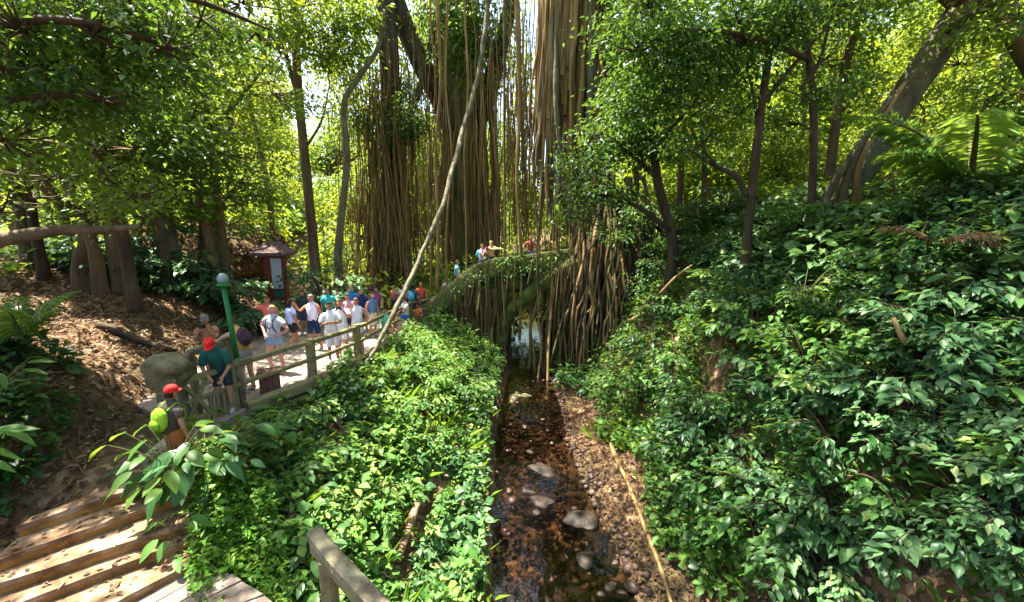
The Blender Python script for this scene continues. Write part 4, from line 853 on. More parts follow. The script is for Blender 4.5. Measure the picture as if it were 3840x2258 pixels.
def person(label, x, y, z, h=1.7, yaw=0, arms=('down', 'down'), legs='stand', bend=0, shirt=(.6, .6, .6), sleeve=.5, bottom=(.05, .06, .12), blen=.75, skirt=0, skin='fair', hair='brown', long=False,
           hat=None, pack=None, strap=None, glasses=False, camera=False, shoes=(.3, .3, .3), group='visitors on the walkway', headyaw=0, name='person', seat=.45):
    drop = {'sit': seat-.95+.02, 'crouch': .30-.95}.get(legs, 0)
    if legs in ('sit',): drop = seat+.13-.95
    J = {}
    pel = Vector((0, 0, .95+drop))
    up = Matrix.Rotation(bend+U(-.03, .07), 3, 'X') @ Matrix.Rotation(U(-.06, .06), 3, 'Y') @ Matrix.Rotation(U(-.15, .15), 3, 'Z')
    def ub(v): v = Vector(v); return pel+up @ (v-Vector((0, 0, .95)))
    J['pelvis'] = pel; J['spine'] = ub((0, .01, 1.10)); J['chest'] = ub((0, .02, 1.30)); J['neck'] = ub((0, .02, 1.455)); J['headb'] = ub((0, 0, 1.54))
    rad = {'pelvis': (.155, .115), 'spine': (.135, .10), 'chest': (.165, .115), 'neck': (.06, .06), 'headb': (.058, .058)}
    ed = [('pelvis', 'spine'), ('spine', 'chest'), ('chest', 'neck'), ('neck', 'headb')]
    for s, nm, ar in ((-1, 'r', arms[0]), (1, 'l', arms[1])):
        e, wv = ARMS[ar]; jt = lambda v_: tuple(c_+U(-.022, .022) for c_ in v_); e = jt(e); wv = jt(wv)
        J['sh'+nm] = ub((s*.175, .02, 1.405)); J['el'+nm] = ub((s*e[0], e[1], e[2])); J['wr'+nm] = ub((s*wv[0], wv[1], wv[2]))
        rad['sh'+nm] = (.062, .062); rad['el'+nm] = (.044, .044); rad['wr'+nm] = (.029, .026)
        ed += [('chest', 'sh'+nm), ('sh'+nm, 'el'+nm), ('el'+nm, 'wr'+nm)]
        f = (J['wr'+nm]-J['el'+nm]).normalized(); l = f.cross(Vector((0, 1, .2))).normalized(); nn = f.cross(l)
        if nn.y > 0: nn = -nn
        J['pa'+nm] = J['wr'+nm]+f*.06; rad['pa'+nm] = (.034, .02); ed.append(('wr'+nm, 'pa'+nm))
        for k in range(4):
            ln = (.062, .074, .07, .055)[k]; b = J['pa'+nm]+l*(-.03+.02*k)+f*.03
            J['fa%d%s' % (k, nm)] = b+f*ln*.45+nn*.006; J['fb%d%s' % (k, nm)] = b+f*ln*.85+nn*.028
            rad['fa%d%s' % (k, nm)] = (.0095, .0095); rad['fb%d%s' % (k, nm)] = (.008, .008)
            ed += [('pa'+nm, 'fa%d%s' % (k, nm)), ('fa%d%s' % (k, nm), 'fb%d%s' % (k, nm))]
        J['th'+nm] = J['wr'+nm]+f*.055-l*.052+nn*.012; rad['th'+nm] = (.0105, .0105); ed.append(('wr'+nm, 'th'+nm))
        if legs == 'walk': kn, an = ((.10, -.16 if s > 0 else .02, .52), (.10, -.20 if s > 0 else .30, .09 if s > 0 else .16))
        elif legs == 'sit': kn, an = ((.12, -.44, seat+.09), (.12, -.46, .08))
        elif legs == 'crouch': kn, an = ((.15, -.36, .50), (.13, -.08, .08))
        elif legs == 'apart': kn, an = ((.15, -.03, .50), (.19, .02, .08))
        else: kn, an = ((.10, -.02, .50), (.105, .03, .08))
        J['hi'+nm] = pel+Vector((s*.09, 0, -.06)); J['kn'+nm] = Vector((s*kn[0], kn[1], kn[2])); J['an'+nm] = Vector((s*an[0], an[1], an[2])); J['to'+nm] = J['an'+nm]+Vector((s*.02, -.17, -.045))
        rad['hi'+nm] = (.095, .095); rad['kn'+nm] = (.060, .060); rad['an'+nm] = (.040, .042); rad['to'+nm] = (.042, .03)
        ed += [('pelvis', 'hi'+nm), ('hi'+nm, 'kn'+nm), ('kn'+nm, 'an'+nm), ('an'+nm, 'to'+nm)]
    keys = list(J); ix = {k: i for i, k in enumerate(keys)}
    me = bpy.data.meshes.new('skel'); me.from_pydata([tuple(J[k]) for k in keys], [(ix[a], ix[b]) for a, b in ed], [])
    ob = bpy.data.objects.new('skel', me); COL.objects.link(ob)
    ob.modifiers.new('s', 'SKIN'); sv = me.skin_vertices[0].data
    for k in keys: sv[ix[k]].radius = rad[k]; sv[ix[k]].use_root = (k == 'pelvis')
    sub = ob.modifiers.new('u', 'SUBSURF'); sub.levels = 1
    dg = bpy.context.evaluated_depsgraph_get(); ev = ob.evaluated_get(dg); bm_me = bpy.data.meshes.new_from_object(ev)
    bpy.data.objects.remove(ob)
    nv = len(bm_me.vertices); V = np.zeros(nv*3); bm_me.vertices.foreach_get('co', V); V = V.reshape(-1, 3)
    NR = np.zeros(nv*3); bm_me.vertices.foreach_get('normal', NR); NR = NR.reshape(-1, 3)
    F = [tuple(p.vertices) for p in bm_me.polygons]; bpy.data.meshes.remove(bm_me)
    # head
    hc = ub((0, -.015, 1.635)); HR = up @ Matrix.Rotation(headyaw, 3, 'Z')
    bm = bmesh.new(); bmesh.ops.create_uvsphere(bm, u_segments=18, v_segments=14, radius=1)
    hv = []
    for v in bm.verts:
        c = v.co.copy(); jaw = 1-.30*max(0, -c.z)**1.3
        q = Vector((c.x*.074*jaw, c.y*.094*(1-.12*max(0, -c.z)), c.z*.118))
        if c.y < -.75 and abs(c.x) < .30 and -.45 < c.z < .15: q.y -= .020*(1-abs(c.x)/.30)
        if c.y < -.6 and abs(c.x) < .55 and .05 < c.z < .3: q.y += .006
        if abs(c.x) > .93 and abs(c.z) < .3: q.x *= 1.16
        hv.append(hc+HR @ q)
    hf = [tuple(v.index for v in f.verts) for f in bm.faces]; bm.free()
    n0 = len(V); allv = [tuple(v) for v in V]+[tuple(v) for v in hv]; allf = F+[tuple(i+n0 for i in f) for f in hf]; mi = [0]*len(allf)
    def feat(c, r, m_i):
        mb = MB(); mb.blob((0, 0, 0), (1, 1, 1), 1, 1, 0); b0 = len(allv)
        for v in mb.v: allv.append(tuple(hc+HR @ (Vector(c)+Vector((v[0]*r[0], v[1]*r[1], v[2]*r[2])))))
        for f in mb.f: allf.append(tuple(i+b0 for i in f)); mi.append(m_i)
    for s in (-1, 1): feat((s*.031, -.083, .012), (.012, .006, .007), 1)
    feat((0, -.088, -.058), (.022, .006, .006), 2)
    body = bpy.data.meshes.new('body'); body.from_pydata(allv, [], allf)
    body.materials.append(cloth(SKINS[skin])); body.materials.append(DARKM); body.materials.append(LIPM)
    body.polygons.foreach_set('material_index', mi); body.polygons.foreach_set('use_smooth', [True]*len(allf)); body.update()
    k = h/1.75
    o = bpy.data.objects.new(name, body); COL.objects.link(o); o.location = (x, y, z-.01); o.scale = (k, k, k); o.rotation_euler.z = yaw
    tag(o, label, 'person', group)
    # clothing from the body's own surface
    FC = np.array([V[list(f)].mean(0) for f in F]); A = lambda q: np.array(J[q])
    segs = [('torso0', 'pelvis', 'spine'), ('torso1', 'spine', 'chest'), ('torso2', 'chest', 'neck'), ('neck', 'neck', 'headb')]
    for nm in 'rl': segs += [('shoulder', 'chest', 'sh'+nm), ('uarm', 'sh'+nm, 'el'+nm), ('farm', 'el'+nm, 'wr'+nm), ('hand', 'wr'+nm, 'fb1'+nm), ('hip', 'pelvis', 'hi'+nm), ('thigh', 'hi'+nm, 'kn'+nm), ('shin', 'kn'+nm, 'an'+nm), ('foot'+nm, 'an'+nm, 'to'+nm)]
    RR = {'torso0': .13, 'torso1': .13, 'torso2': .10, 'hip': .11, 'thigh': .075, 'shoulder': .07}
    D = []; TT = []
    for tg, a, b in segs:
        d, tt = seg_d(FC, A(a), A(b)); D.append(d-RR.get(tg, .03)); TT.append(tt)
    best = np.argmin(np.array(D), 0); T = np.array(TT)[best, np.arange(len(FC))]; tg = np.array([segs[b][0] for b in best])
    def wear(nm, sel, off, mat):
        fi = np.nonzero(sel)[0]
        if len(fi) < 3: return None
        used = sorted({i for q in fi for i in F[q]}); mp = {u: i for i, u in enumerate(used)}
        vv = V[used]+NR[used]*off
        c = bpy.data.meshes.new(nm); c.from_pydata([tuple(v) for v in vv], [], [tuple(mp[i] for i in F[q]) for q in fi])
        c.polygons.foreach_set('use_smooth', [True]*len(fi)); c.update()
        so_ = put(nm, c, mat, o)
        md = so_.modifiers.new('t', 'SOLIDIFY'); md.thickness = .008; md.offset = 1
        return so_
    sh = (tg == 'torso1') | (tg == 'torso2') | (tg == 'shoulder') | ((tg == 'torso0') & (T > .12)) | ((tg == 'uarm') & (T < sleeve))
    if sleeve > 1: sh |= (tg == 'farm') & (T < sleeve-1)
    if sleeve < .05: sh &= ~((tg == 'shoulder') & (T > .82))
    wear('shirt', sh, .017, cloth(shirt))
    bo = (tg == 'hip') | ((tg == 'torso0') & (T <= .35)) | ((tg == 'thigh') & (T < min(blen, 1.01)))
    if blen > 1: bo |= (tg == 'shin') & (T < blen-1)
    wear('shorts' if blen < 1.05 else 'trousers', bo, .013, cloth(bottom))
    if skirt:
        mb = MB(); n = 18; pr = [(.155, .12, 1.02), (.19, .16, .85), (.23, .20, .98-skirt)]
        vs = []
        for rx, ry, zq in pr:
            for q in range(n):
                a = 6.283*q/n; fl = 1+.06*math.sin(6*a)*(zq < .9); vs.append((rx*fl*math.cos(a), ry*fl*math.sin(a), zq+drop))
        mb.add(vs, [(i*n+q, i*n+(q+1) % n, (i+1)*n+(q+1) % n, (i+1)*n+q) for i in range(2) for q in range(n)])
        put('skirt', mb.mesh('skirt', smooth=True), cloth(bottom), o)
    for nm in 'rl': wear('shoe', tg == 'foot'+nm, .010, cloth(shoes))
    # hair
    hvs = []
    bm = bmesh.new(); bmesh.ops.create_uvsphere(bm, u_segments=18, v_segments=12, radius=1); kill = []
    for v in bm.verts:
        c = v.co.copy(); lowlim = -.55 if c.y > -.1 else (.34 if c.y < -.45 else -.1)
        if c.z < lowlim: kill.append(v)
        sag = .0
        q = Vector((c.x*.084, c.y*.104+.006, c.z*.126+.006))
        if long and c.y > .1 and c.z < 0: q.z -= (-c.z)*.26; q.y += .02; q.x *= 1.12
        v.co = hc+HR @ q
    bmesh.ops.delete(bm, geom=kill, context='VERTS')
    hm = bpy.data.meshes.new('hair'); bm.to_mesh(hm); bm.free(); hm.polygons.foreach_set('use_smooth', [True]*len(hm.polygons))
    put('hair', hm, cloth(HAIRS[hair]), o).modifiers.new('t', 'SOLIDIFY').thickness = .012
    if hat:
        mb = MB(); n = 16; vs = []
        for rr, zq in ((.100, .035), (.102, .07), (.09, .115), (.055, .145), (.01, .152)):
            for q in range(n):
                a = 6.283*q/n; vs.append(tuple(hc+HR @ Vector((rr*.86*math.cos(a), rr*1.06*math.sin(a), zq))))
        fs = [(i*n+q, i*n+(q+1) % n, (i+1)*n+(q+1) % n, (i+1)*n+q) for i in range(4) for q in range(n)]
        mb.add(vs, fs)
        vs = []; 
        for q in range(9):
            a = math.pi+math.pi*q/8; vs.append(tuple(hc+HR @ Vector((.085*math.cos(a), .100*math.sin(a), .045)))); vs.append(tuple(hc+HR @ Vector((.092*math.cos(a), .100*math.sin(a)-.075*abs(math.sin(a)), .03))))
        mb.add(vs, [(2*q, 2*q+1, 2*q+3, 2*q+2) for q in range(8)])
        put('hat', mb.mesh('hat', smooth=True), cloth(hat), o).modifiers.new('t', 'SOLIDIFY').thickness = .006
    if glasses:
        mb = MB()
        for s in (-1, 1): mb.blob((0, 0, 0), (.024, .008, .017), 2, 1, 0); 
        n_ = len(mb.v)//2; mb.v = [tuple(hc+HR @ (Vector(v)+Vector(((-.033 if i < n_ else .033), -.092, .014)))) for i, v in enumerate(mb.v)]
        put('sunglasses', mb.mesh('sunglasses'), DARKM, o)
    if pack:
        mb = MB(); mb.blob((0, 0, 0), (.15, .095, .22), 3, 2, .08); mb.v = [tuple(ub(Vector(v)+Vector((0, .205, 1.25)))) for v in mb.v]
        bp = put('backpack', mb.mesh('backpack', smooth=True), cloth(pack), o)
        mb = MB(); mb.blob((0, 0, 0), (.11, .05, .10), 4, 2, .06); mb.v = [tuple(ub(Vector(v)+Vector((0, .29, 1.17)))) for v in mb.v]
        put('pocket', mb.mesh('pocket', smooth=True), cloth(tuple(c*.7 for c in pack)), bp)
    if pack or strap:
        for s in (-1, 1):
            mb = MB(); mb.tube([ub(v) for v in ((s*.10, .14, 1.40), (s*.105, .0, 1.485), (s*.105, -.125, 1.38), (s*.12, -.135, 1.22), (s*.15, -.06, 1.08))], [.02]*5, 6)
            put('strap', mb.mesh('strap', smooth=True), cloth(strap or tuple(c*.6 for c in pack)), o)
    if camera:
        c = (J['wrr']+J['wrl'])/2+Vector((0, -.05, .05)); Mz = Matrix.Rotation(yaw, 3, 'Z'); c = Mz @ (c*k)+Vector((x, y, z))
        ct_ = thing('camera', 'small black camera held up by '+camera, 'camera', c)
        mb = MB(); mb.box(c, (.13, .05, .085), yaw); part('camera_body', mb, DARKM, ct_)
        mb = MB(); f = Mz @ Vector((0, -1, 0)); mb.tube([c+f*.02, c+f*.08], [.034, .032], 12); part('lens', mb, DARKM, ct_)
    return o
def on_path(px, py, Y): v = at(px, py, Y); return v.x, Y, float(deckz(Y))
W = (.72, .72, .76); NAVY = (.02, .035, .09)
def P(label, px, py, Y, **k): x, y, z = on_path(px, py, Y); return person(label, x, y, z, **k)
tw = P('woman in grey printed tee and denim shorts, hands on her hips', 273, 330, 10.3, h=1.70, yaw=-.15, arms=('hips', 'hips'), shirt=(.50, .50, .55), bottom=(.22, .38, .62), blen=.42, skin='pink', hair='blond', glasses=True, strap=(.08, .10, .16), legs='apart', shoes=(.5, .5, .52))
# print on her tee
mb = MB(); 
for q in range(9):
    a = .6+q*.62; mb.box((.06*math.cos(a), -.148, 1.26+.075*math.sin(a)), (.035, .008, .022), 0, 0, a)
put('shirt_print', mb.mesh('shirt_print'), cloth((.06, .07, .14)), tw)
P('person in coral shirt with one arm raised behind the grey tee', 267, 300, 12.6, h=1.74, arms=('raise', 'down'), shirt=(.62, .13, .10), skin='tan', hair='brown', bottom=(.2, .2, .18))
P('long-haired woman in pale blue shirt and black shorts, turned away', 291, 315, 12.6, h=1.64, yaw=2.4, legs='walk', shirt=(.42, .50, .80), bottom=(.015, .015, .018), blen=.5, skin='tan', hair='black', long=True, shoes=(.75, .75, .78))
P('sunburnt man in white tank top and navy shorts', 313, 315, 12.9, h=1.76, yaw=-.1, arms=('wave', 'down'), shirt=(.74, .70, .84), sleeve=0, bottom=(.012, .03, .09), blen=.92, skin='red', hair='grey', legs='apart', glasses=True)
P('brown-haired person in dark top behind the white tank', 302, 300, 15.6, h=1.74, shirt=(.03, .05, .05), skin='tan', hair='brown')
P('man in turquoise tee beside the white-clad pair', 328, 296, 16, h=1.76, yaw=.3, shirt=(.03, .42, .40), skin='tan', hair='black', bottom=(.04, .12, .06), blen=1.5)
P('small woman in pinkish white top at the back', 338, 296, 19.2, h=1.66, shirt=(.72, .56, .58), skin='pink', hair='brown', bottom=(.1, .1, .12))
P('man in bright blue tee standing behind the white tops', 351, 296, 17, h=1.84, yaw=.2, shirt=(.02, .22, .55), skin='fair', hair='blond', bottom=(.3, .25, .2))
P('person in navy tee looking at the ground', 362, 296, 16.4, h=1.74, yaw=-.4, arms=('phone', 'down'), shirt=(.02, .035, .13), skin='pink', hair='grey', bottom=(.05, .05, .06))
P('dark-haired person in white tee with folded arms and white shorts', 331, 320, 11.2, h=1.68, yaw=.55, arms=('fold', 'fold'), shirt=(.78, .76, .76), sleeve=.8, bottom=(.74, .72, .80), blen=.95, skirt=.0, skin='tan', hair='black')
P('person in long white shirt standing close behind the folded arms', 341, 318, 11.9, h=1.7, yaw=.2, arms=('camera', 'camera'), shirt=(.72, .74, .84), sleeve=.7, bottom=(.70, .72, .82), blen=.85, skin='red', hair='brown', camera='the person in the long white shirt')
P('woman in white tank top and white shorts lifting a camera', 357, 318, 12.4, h=1.7, yaw=.1, arms=('camera', 'down'), shirt=(.70, .72, .86), sleeve=0, bottom=(.66, .70, .80), blen=.55, skin='tan', hair='red')
P('person in pink top and dark shorts between the white tops', 349, 312, 14.6, h=1.66, shirt=(.60, .28, .36), skin='red', bottom=(.03, .03, .05))
P('woman in blue sleeveless top and cream skirt', 372, 312, 15.2, h=1.68, yaw=.9, shirt=(.10, .20, .42), sleeve=0, bottom=(.62, .54, .40), skirt=.45, skin='pink', hair='brown', long=True)
P('black-haired child in mint tee crouching by the rail', 384, 320, 14.2, h=1.6, yaw=1.2, legs='sit', arms=('lap', 'lap'), bend=-.0, seat=.4, shirt=(.20, .60, .45), bottom=(.04, .04, .05), skin='tan', hair='black')
P('person in maroon tee at the back of the crowd', 373, 290, 21, h=1.86, shirt=(.14, .02, .06), skin='tan', hair='brown')
P('person in plum top in front of the maroon tee', 376, 294, 19, h=1.66, shirt=(.30, .08, .18), skin='pink', hair='brown')
P('person in salmon top near the bridge steps', 394, 296, 21, h=1.66, yaw=-.5, shirt=(.60, .24, .17), skin='fair', hair='blond')
P('person in pale pink tee near the bridge steps', 404, 294, 20.2, h=1.74, shirt=(.66, .50, .58), skin='pink', hair='grey', bottom=(.03, .03, .04))
P('person in dark top with light blue bag beside the liana', 414, 296, 19.4, h=1.74, yaw=2.8, shirt=(.02, .07, .10), pack=(.10, .42, .72), skin='tan', hair='black', bottom=(.02, .03, .06))
P('person in orange-red tee at the end of the walkway', 421, 292, 21, h=1.80, shirt=(.62, .12, .06), skin='pink', hair='blond')
P('person in white top and blue shorts sitting against the rail', 405, 308, 17, h=1.7, yaw=-1.0, legs='sit', arms=('lap', 'lap'), seat=.5, shirt=(.70, .66, .66), bottom=(.03, .16, .55), skin='tan', hair='brown')
P('child in orange shirt crouching at the end of the railing', 417, 304, 19.0, h=1.4, yaw=.3, legs='crouch', arms=('lap', 'lap'), shirt=(.62, .18, .05), skin='tan', hair='brown')
# group at the corner of the walkway
P('woman in yellow top with hair bun and dark flowered backpack', 243, 340, 9.0, h=1.74, yaw=-1.9, arms=('lap', 'reach'), bend=.30, shirt=(.52, .30, .06), sleeve=0, pack=(.05, .025, .04), bottom=(.22, .22, .20), blen=.6, skin='fair', hair='brown', group='visitors at the corner of the walkway')
P('grey-capped person holding a white camera to the face', 210, 345, 9.6, h=1.62, yaw=.3, arms=('camera', 'camera'), shirt=(.34, .16, .08), hat=(.17, .16, .15), skin='tan', hair='grey', camera='the grey-capped person', group='visitors at the corner of the walkway')
P('person in dark green tee and red cap bending over the corner rail', 220, 360, 7.95, h=1.72, yaw=.25, arms=('lap', 'lap'), bend=.55, shirt=(.01, .075, .06), sleeve=.8, hat=(.62, .02, .015), bottom=(.02, .03, .04), skin='tan', hair='black', group='visitors at the corner of the walkway')
v = at(168, 400, 6.25)
person('person in red cap with lime-green backpack on the steps', v.x, 6.25, 3.34, h=1.60, yaw=2.75, arms=('down', 'back'), shirt=(.06, .05, .04), hat=(.62, .02, .015), pack=(.24, .46, .02), bottom=(.30, .10, .03), skin='tan', hair='black', group='visitors at the corner of the walkway')
# visitors on the root bridge
def onb(px):
    best = min(p, key=lambda q: abs(at(px, 260, q.y).x-q.x)); return best.x, best.y+.1, best.z-.45
GB = 'visitors on the root bridge'
for px, kw in ((447, dict(label='woman in pink-white dress sitting low on the bridge', h=1.66, legs='sit', arms=('lap', 'lap'), shirt=(.72, .62, .66), bottom=(.74, .56, .58), skin='pink', hair='blond')),
               (459, dict(label='person in light blue shirt walking up the bridge', h=1.72, yaw=1.6, legs='walk', shirt=(.20, .52, .68), bottom=(.04, .05, .06), blen=1.6, skin='tan', hair='brown')),
               (483, dict(label='person with teal backpack taking a photo over the bridge parapet', h=1.7, yaw=1.0, arms=('camera', 'camera'), shirt=(.60, .50, .66), pack=(.02, .42, .42), skin='pink', hair='red', bottom=(.03, .05, .12), camera='the bridge visitor with the teal backpack')),
               (492, dict(label='person in tan top leaning out with both arms over the parapet', h=1.66, yaw=.7, arms=('reach', 'reach'), shirt=(.46, .28, .14), skin='fair', hair='blond')),
               (534, dict(label='red-haired person in dark top and blue shorts atop the bridge', h=1.68, shirt=(.24, .06, .04), bottom=(.08, .14, .40), skin='pink', hair='red', arms=('hips', 'down')))):
    x, y, z = onb(px); l_ = kw.pop('label'); person(l_, x, y, z, group=GB, **kw)
# ------------------------------------------------------------------ plants, litter, stones
GRAVEL = noisemat('gravel', [(.3, (.012, .008, .006)), (.5, (.05, .028, .018)), (.72, (.13, .075, .05))], 3, (1, 1, 1), .5, .5, 20, spec=.4)
def hit(px, py, ymax=40):
    for Y in np.arange(2.0, ymax, .08):
        v = at(px, py, Y)
        if v.z <= gz(v.x, v.y): return Vector((v.x, v.y, gz(v.x, v.y)))
    return None
def cover(name, xy, k, size, mat, label, hgt=(.03, .35), tilt=(-.7, .7), wid=.55, tm=T2, droop=None):
    n = len(xy); gzv = ground(xy[:, 0], xy[:, 1]); hh = rng.uniform(hgt[0], hgt[1], n)**1.0
    kk = rng.integers(max(2, k-3), k+3, n); idx = np.repeat(np.arange(n), kk); m = len(idx)
    az = rng.uniform(0, 6.28, m); ps = np.clip(rng.lognormal(0, .33, n), .5, 1.6)[idx]; wid = wid*rng.uniform(.62, 1.45, n)[idx]; rr = rng.uniform(0, .5, m)*size*ps
    P_ = np.stack([xy[idx, 0]+np.cos(az)*rr, xy[idx, 1]+np.sin(az)*rr, gzv[idx]+hh[idx]*rng.uniform(.5, 1.1, m)], 1)
    rnd = np.clip(.68*rng.uniform(0, 1, n)[idx]+.32*rng.uniform(0, 1, m)+(rng.uniform(0, 1, m) > .97)*.5, 0, 1)
    me = leaves(P_, size*ps*rng.uniform(.6, 1.2, m), orient(m, az, tilt, .35), wid, tm, rnd, name)
    return tag(put(name, me, mat), label, None, None, 'stuff')
_b = [hit(446, 482), hit(425, 520), hit(395, 575)]; _c = hit(341, 448)
def bare(xy):
    k = np.hypot(xy[:, 0]-_c.x, xy[:, 1]-_c.y) > .42
    for a_, b_ in zip(_b[:-1], _b[1:]):
        d_, _t = seg_d(np.column_stack([xy, np.zeros(len(xy))]), np.array((a_.x, a_.y, 0)), np.array((b_.x, b_.y, 0))); k &= d_ > rng.uniform(.12, .3, len(xy))
    return xy[k]
def scatter(n, fx, y0, y1, bias=1.0):
    xy = scatter0(n, fx, y0, y1, bias); return bare(xy) if fx is L0 else xy
def scatter0(n, fx, y0, y1, bias=1.0):
    y = y0+(y1-y0)*rng.uniform(0, 1, n)**bias; t = rng.uniform(0, 1, n); a, b = fx(y)
    return np.stack([a+(b-a)*t, y], 1)
# left bank
L0 = lambda y: (xe(y)+.32, xs(y)-hw(y)-.22)
def clumpy(xy, f=1.1, thr=-.25, s=0): 
    v = np.sin(xy[:, 0]*f*1.7+s)+np.cos(xy[:, 1]*f+s*2+xy[:, 0]*.6)+.8*np.sin(xy[:, 0]*3.1-xy[:, 1]*2.3+s)
    return xy[v > thr]
cover('ground_cover', clumpy(scatter(6200, L0, 4.3, 21, 1.25), 1.3, -1.15, 4), 7, .135, LEAF_COVER, 'small-leaved green ground cover on the stream bank below the walkway', (.02, .38), tm=T6)
cover('taller_ground_cover', clumpy(scatter(2600, L0, 5, 20, 1.2), 1.0, .3), 8, .16, LEAF_COVER, 'taller leafy clumps on the bank below the railing', (.3, .85), tm=T6)
cover('glossy_ground_cover', clumpy(scatter(1700, L0, 4.6, 16, 1.3), .9, .6, 3), 7, .17, LEAF_BLUE, 'blue-green glossy leaves among the bank plants', (.15, .6), tm=T6)
# fresh feathery growth beside the steps and boards
def LF(y): return I(y, [2.6, 3.4, 4.2, 5.2, 6.4], [-2.9, -3.2, -3.7, -4.5, -5.1]), I(y, [2.6, 3.4, 4.2, 5.2, 6.4], [-1.9, -2.1, -2.5, -3.2, -4.0])
cover('fern_cover', scatter(3600, LF, 2.9, 6.4), 8, .095, LEAF_FERN, 'bright feathery ground ferns beside the steps', (.05, .62), wid=.42)
# right bank
R0 = lambda y: (xs(y)+hw(y)+1.25+.3*np.sin(y*1.3), xs(y)+hw(y)+8.5)
cover('slope_cover', clumpy(scatter(7500, R0, 2.2, 20, 1.35), 1.2, -1.0, 6), 7, .15, LEAF_COVER, 'green ground cover over the steep slope above the stream', (.02, .45), tm=T6)
cover('slope_creeper', clumpy(scatter(3800, R0, 2.4, 18, 1.3), .9, .2, 1), 7, .17, LEAF_DARK, 'dark creeper leaves on the steep slope', (.2, .8), tm=T6)
R1 = lambda y: (xs(y)+hw(y)+8, xs(y)+hw(y)+24)
cover('upper_slope_cover', scatter(5200, R1, 4, 28), 7, .26, LEAF_MID, 'leafy undergrowth on the upper slope', (.1, 1.0))
R2 = lambda y: (xs(y)+hw(y)+.2, xs(y)+hw(y)+9)
cover('far_bank_cover', scatter(2600, R2, 18, 30), 7, .22, LEAF_DARK, 'dark plants on the bank behind the great banyan', (.1, .8))
# left hill
H0 = lambda y: (xe(y)-pw(y)-22, xe(y)-pw(y)-5.5)
cover('hill_undergrowth', scatter(3000, H0, 6, 30), 7, .24, LEAF_MID, 'green undergrowth along the top of the litter slope', (.1, .9))
H1 = lambda y: (xe(y)-pw(y)-6.5, xe(y)-pw(y)-2.4)
cover('hill_shrubbery', clumpy(scatter(1500, H1, 14, 23), .8, .1, 2), 7, .2, LEAF_BLUE, 'grey-green shrubbery at the back of the litter slope', (.1, .9))
H2 = lambda y: (xe(y)-pw(y)-4.6, xe(y)-pw(y)-.5)
cover('shaded_hollow_plants', clumpy(scatter(1500, lambda y: (xe(y)-pw(y)-4.2, xe(y)-pw(y)-.2), 4.2, 8.2), 1.1, .0, 2), 7, .16, LEAF_DARK, 'dark leafy plants crowding the dim hollow beside the steps', (.05, .6), tm=T6)
cover('ditch_plants', clumpy(scatter(1100, H2, 3.5, 7.5), 1.4, .2, 5), 6, .17, LEAF_COVER, 'loose green plants in the dim hollow below the litter slope', (.05, .5), tm=T6)
# leaf litter
def litter(name, xy, size, label, zo=.02, mat=None):
    n = len(xy); P_ = np.stack([xy[:, 0], xy[:, 1], ground(xy[:, 0], xy[:, 1])+zo+rng.uniform(0, .05, n)], 1)
    tag(put(name, leaves(P_, size*rng.uniform(.5, 1.3, n), orient(n, None, (-.5, .5), .5), rng.uniform(.3, .65, n), T6), mat or LITTER), label, None, None, 'stuff')
HL = lambda y: (xe(y)-pw(y)-9, xe(y)-pw(y)+.3)
litter('leaf_litter', scatter(30000, HL, 3.0, 18, 1.3), .11, 'dry brown leaf litter covering the slope above the steps')
RL = lambda y: (xs(y)+hw(y)+.02, xs(y)+hw(y)+2.1)
litter('shore_litter', scatter(6500, RL, 3, 18, 1.2), .10, 'dead brown leaves and twigs on the muddy shore', mat=LITTER_DARK)
LL = lambda y: (xe(y)+.2, xs(y)-hw(y))
litter('bank_litter', scatter(1800, LL, 4, 18, 1.2), .13, 'scattered dead leaves among the bank plants', .2)

tw_ = MB()
for _ in range(260):
    y_ = U(4, 16); x_ = float(xe(y_)-pw(y_))-U(-.3, 8); a_ = U(0, 6.28); l_ = U(.2, .9)
    q_ = [Vector((x_+math.cos(a_)*l_*f, y_+math.sin(a_)*l_*f, 0)) for f in (0, .5, 1)]
    for v_ in q_: v_.z = gz(v_.x, v_.y)+.03+U(0, .06)
    tw_.tube(q_, [U(.006, .02), .012, .006], 4, cap=False)
tag(put('twig_litter', tw_.mesh('twig_litter'), BARK), 'dead twigs strewn over the litter slope', None, None, 'stuff')
# shrubs with flat sprays of leaves
def shrub_proto(nst, h, spread, leaf, per, wid=.5):
    st_ = MB(); pos = []; az = []; rn = []
    for i in range(nst):
        a = 6.283*i/nst+U(-.5, .5); L_ = spread*U(.6, 1.1); hh = h*U(.55, 1.1)
        path = smooth_path([(0, 0, -.15), (math.cos(a)*L_*.25, math.sin(a)*L_*.25, hh*.6), (math.cos(a)*L_*.7, math.sin(a)*L_*.7, hh*.95), (math.cos(a)*L_*1.15, math.sin(a)*L_*1.15, hh*.85)], 5)
        st_.tube(path, lerps([.022, .016, .010, .004], len(path)), 5, cap=False)
        sr = U(0, 1)
        for k in range(per):
            f = U(.35, 1.0); q = path[min(len(path)-1, int(f*(len(path)-1)))]
            side = rd.choice((-1, 1)); ang = a+side*U(.4, 1.2); dist = U(0, .34)*L_
            pos.append((q.x+math.cos(ang)*dist+U(-.04, .04), q.y+math.sin(ang)*dist+U(-.04, .04), q.z+U(-.10, .06)-dist*.12)); az.append(ang+U(-.4, .4)); rn.append(.5*sr+.5*U(0, 1))
    n = len(pos)
    return st_.mesh('stems', smooth=True), leaves(np.array(pos), leaf*rng.uniform(.65, 1.25, n), orient(n, np.array(az), (-.1, .55), .3), wid, T6, np.array(rn), 'foliage')
SHP = [shrub_proto(9, 1.0, .95, .19, 42), shrub_proto(11, 1.3, 1.1, .17, 48), shrub_proto(8, .8, 1.1, .22, 36, .55), shrub_proto(10, 1.1, .8, .15, 55)]
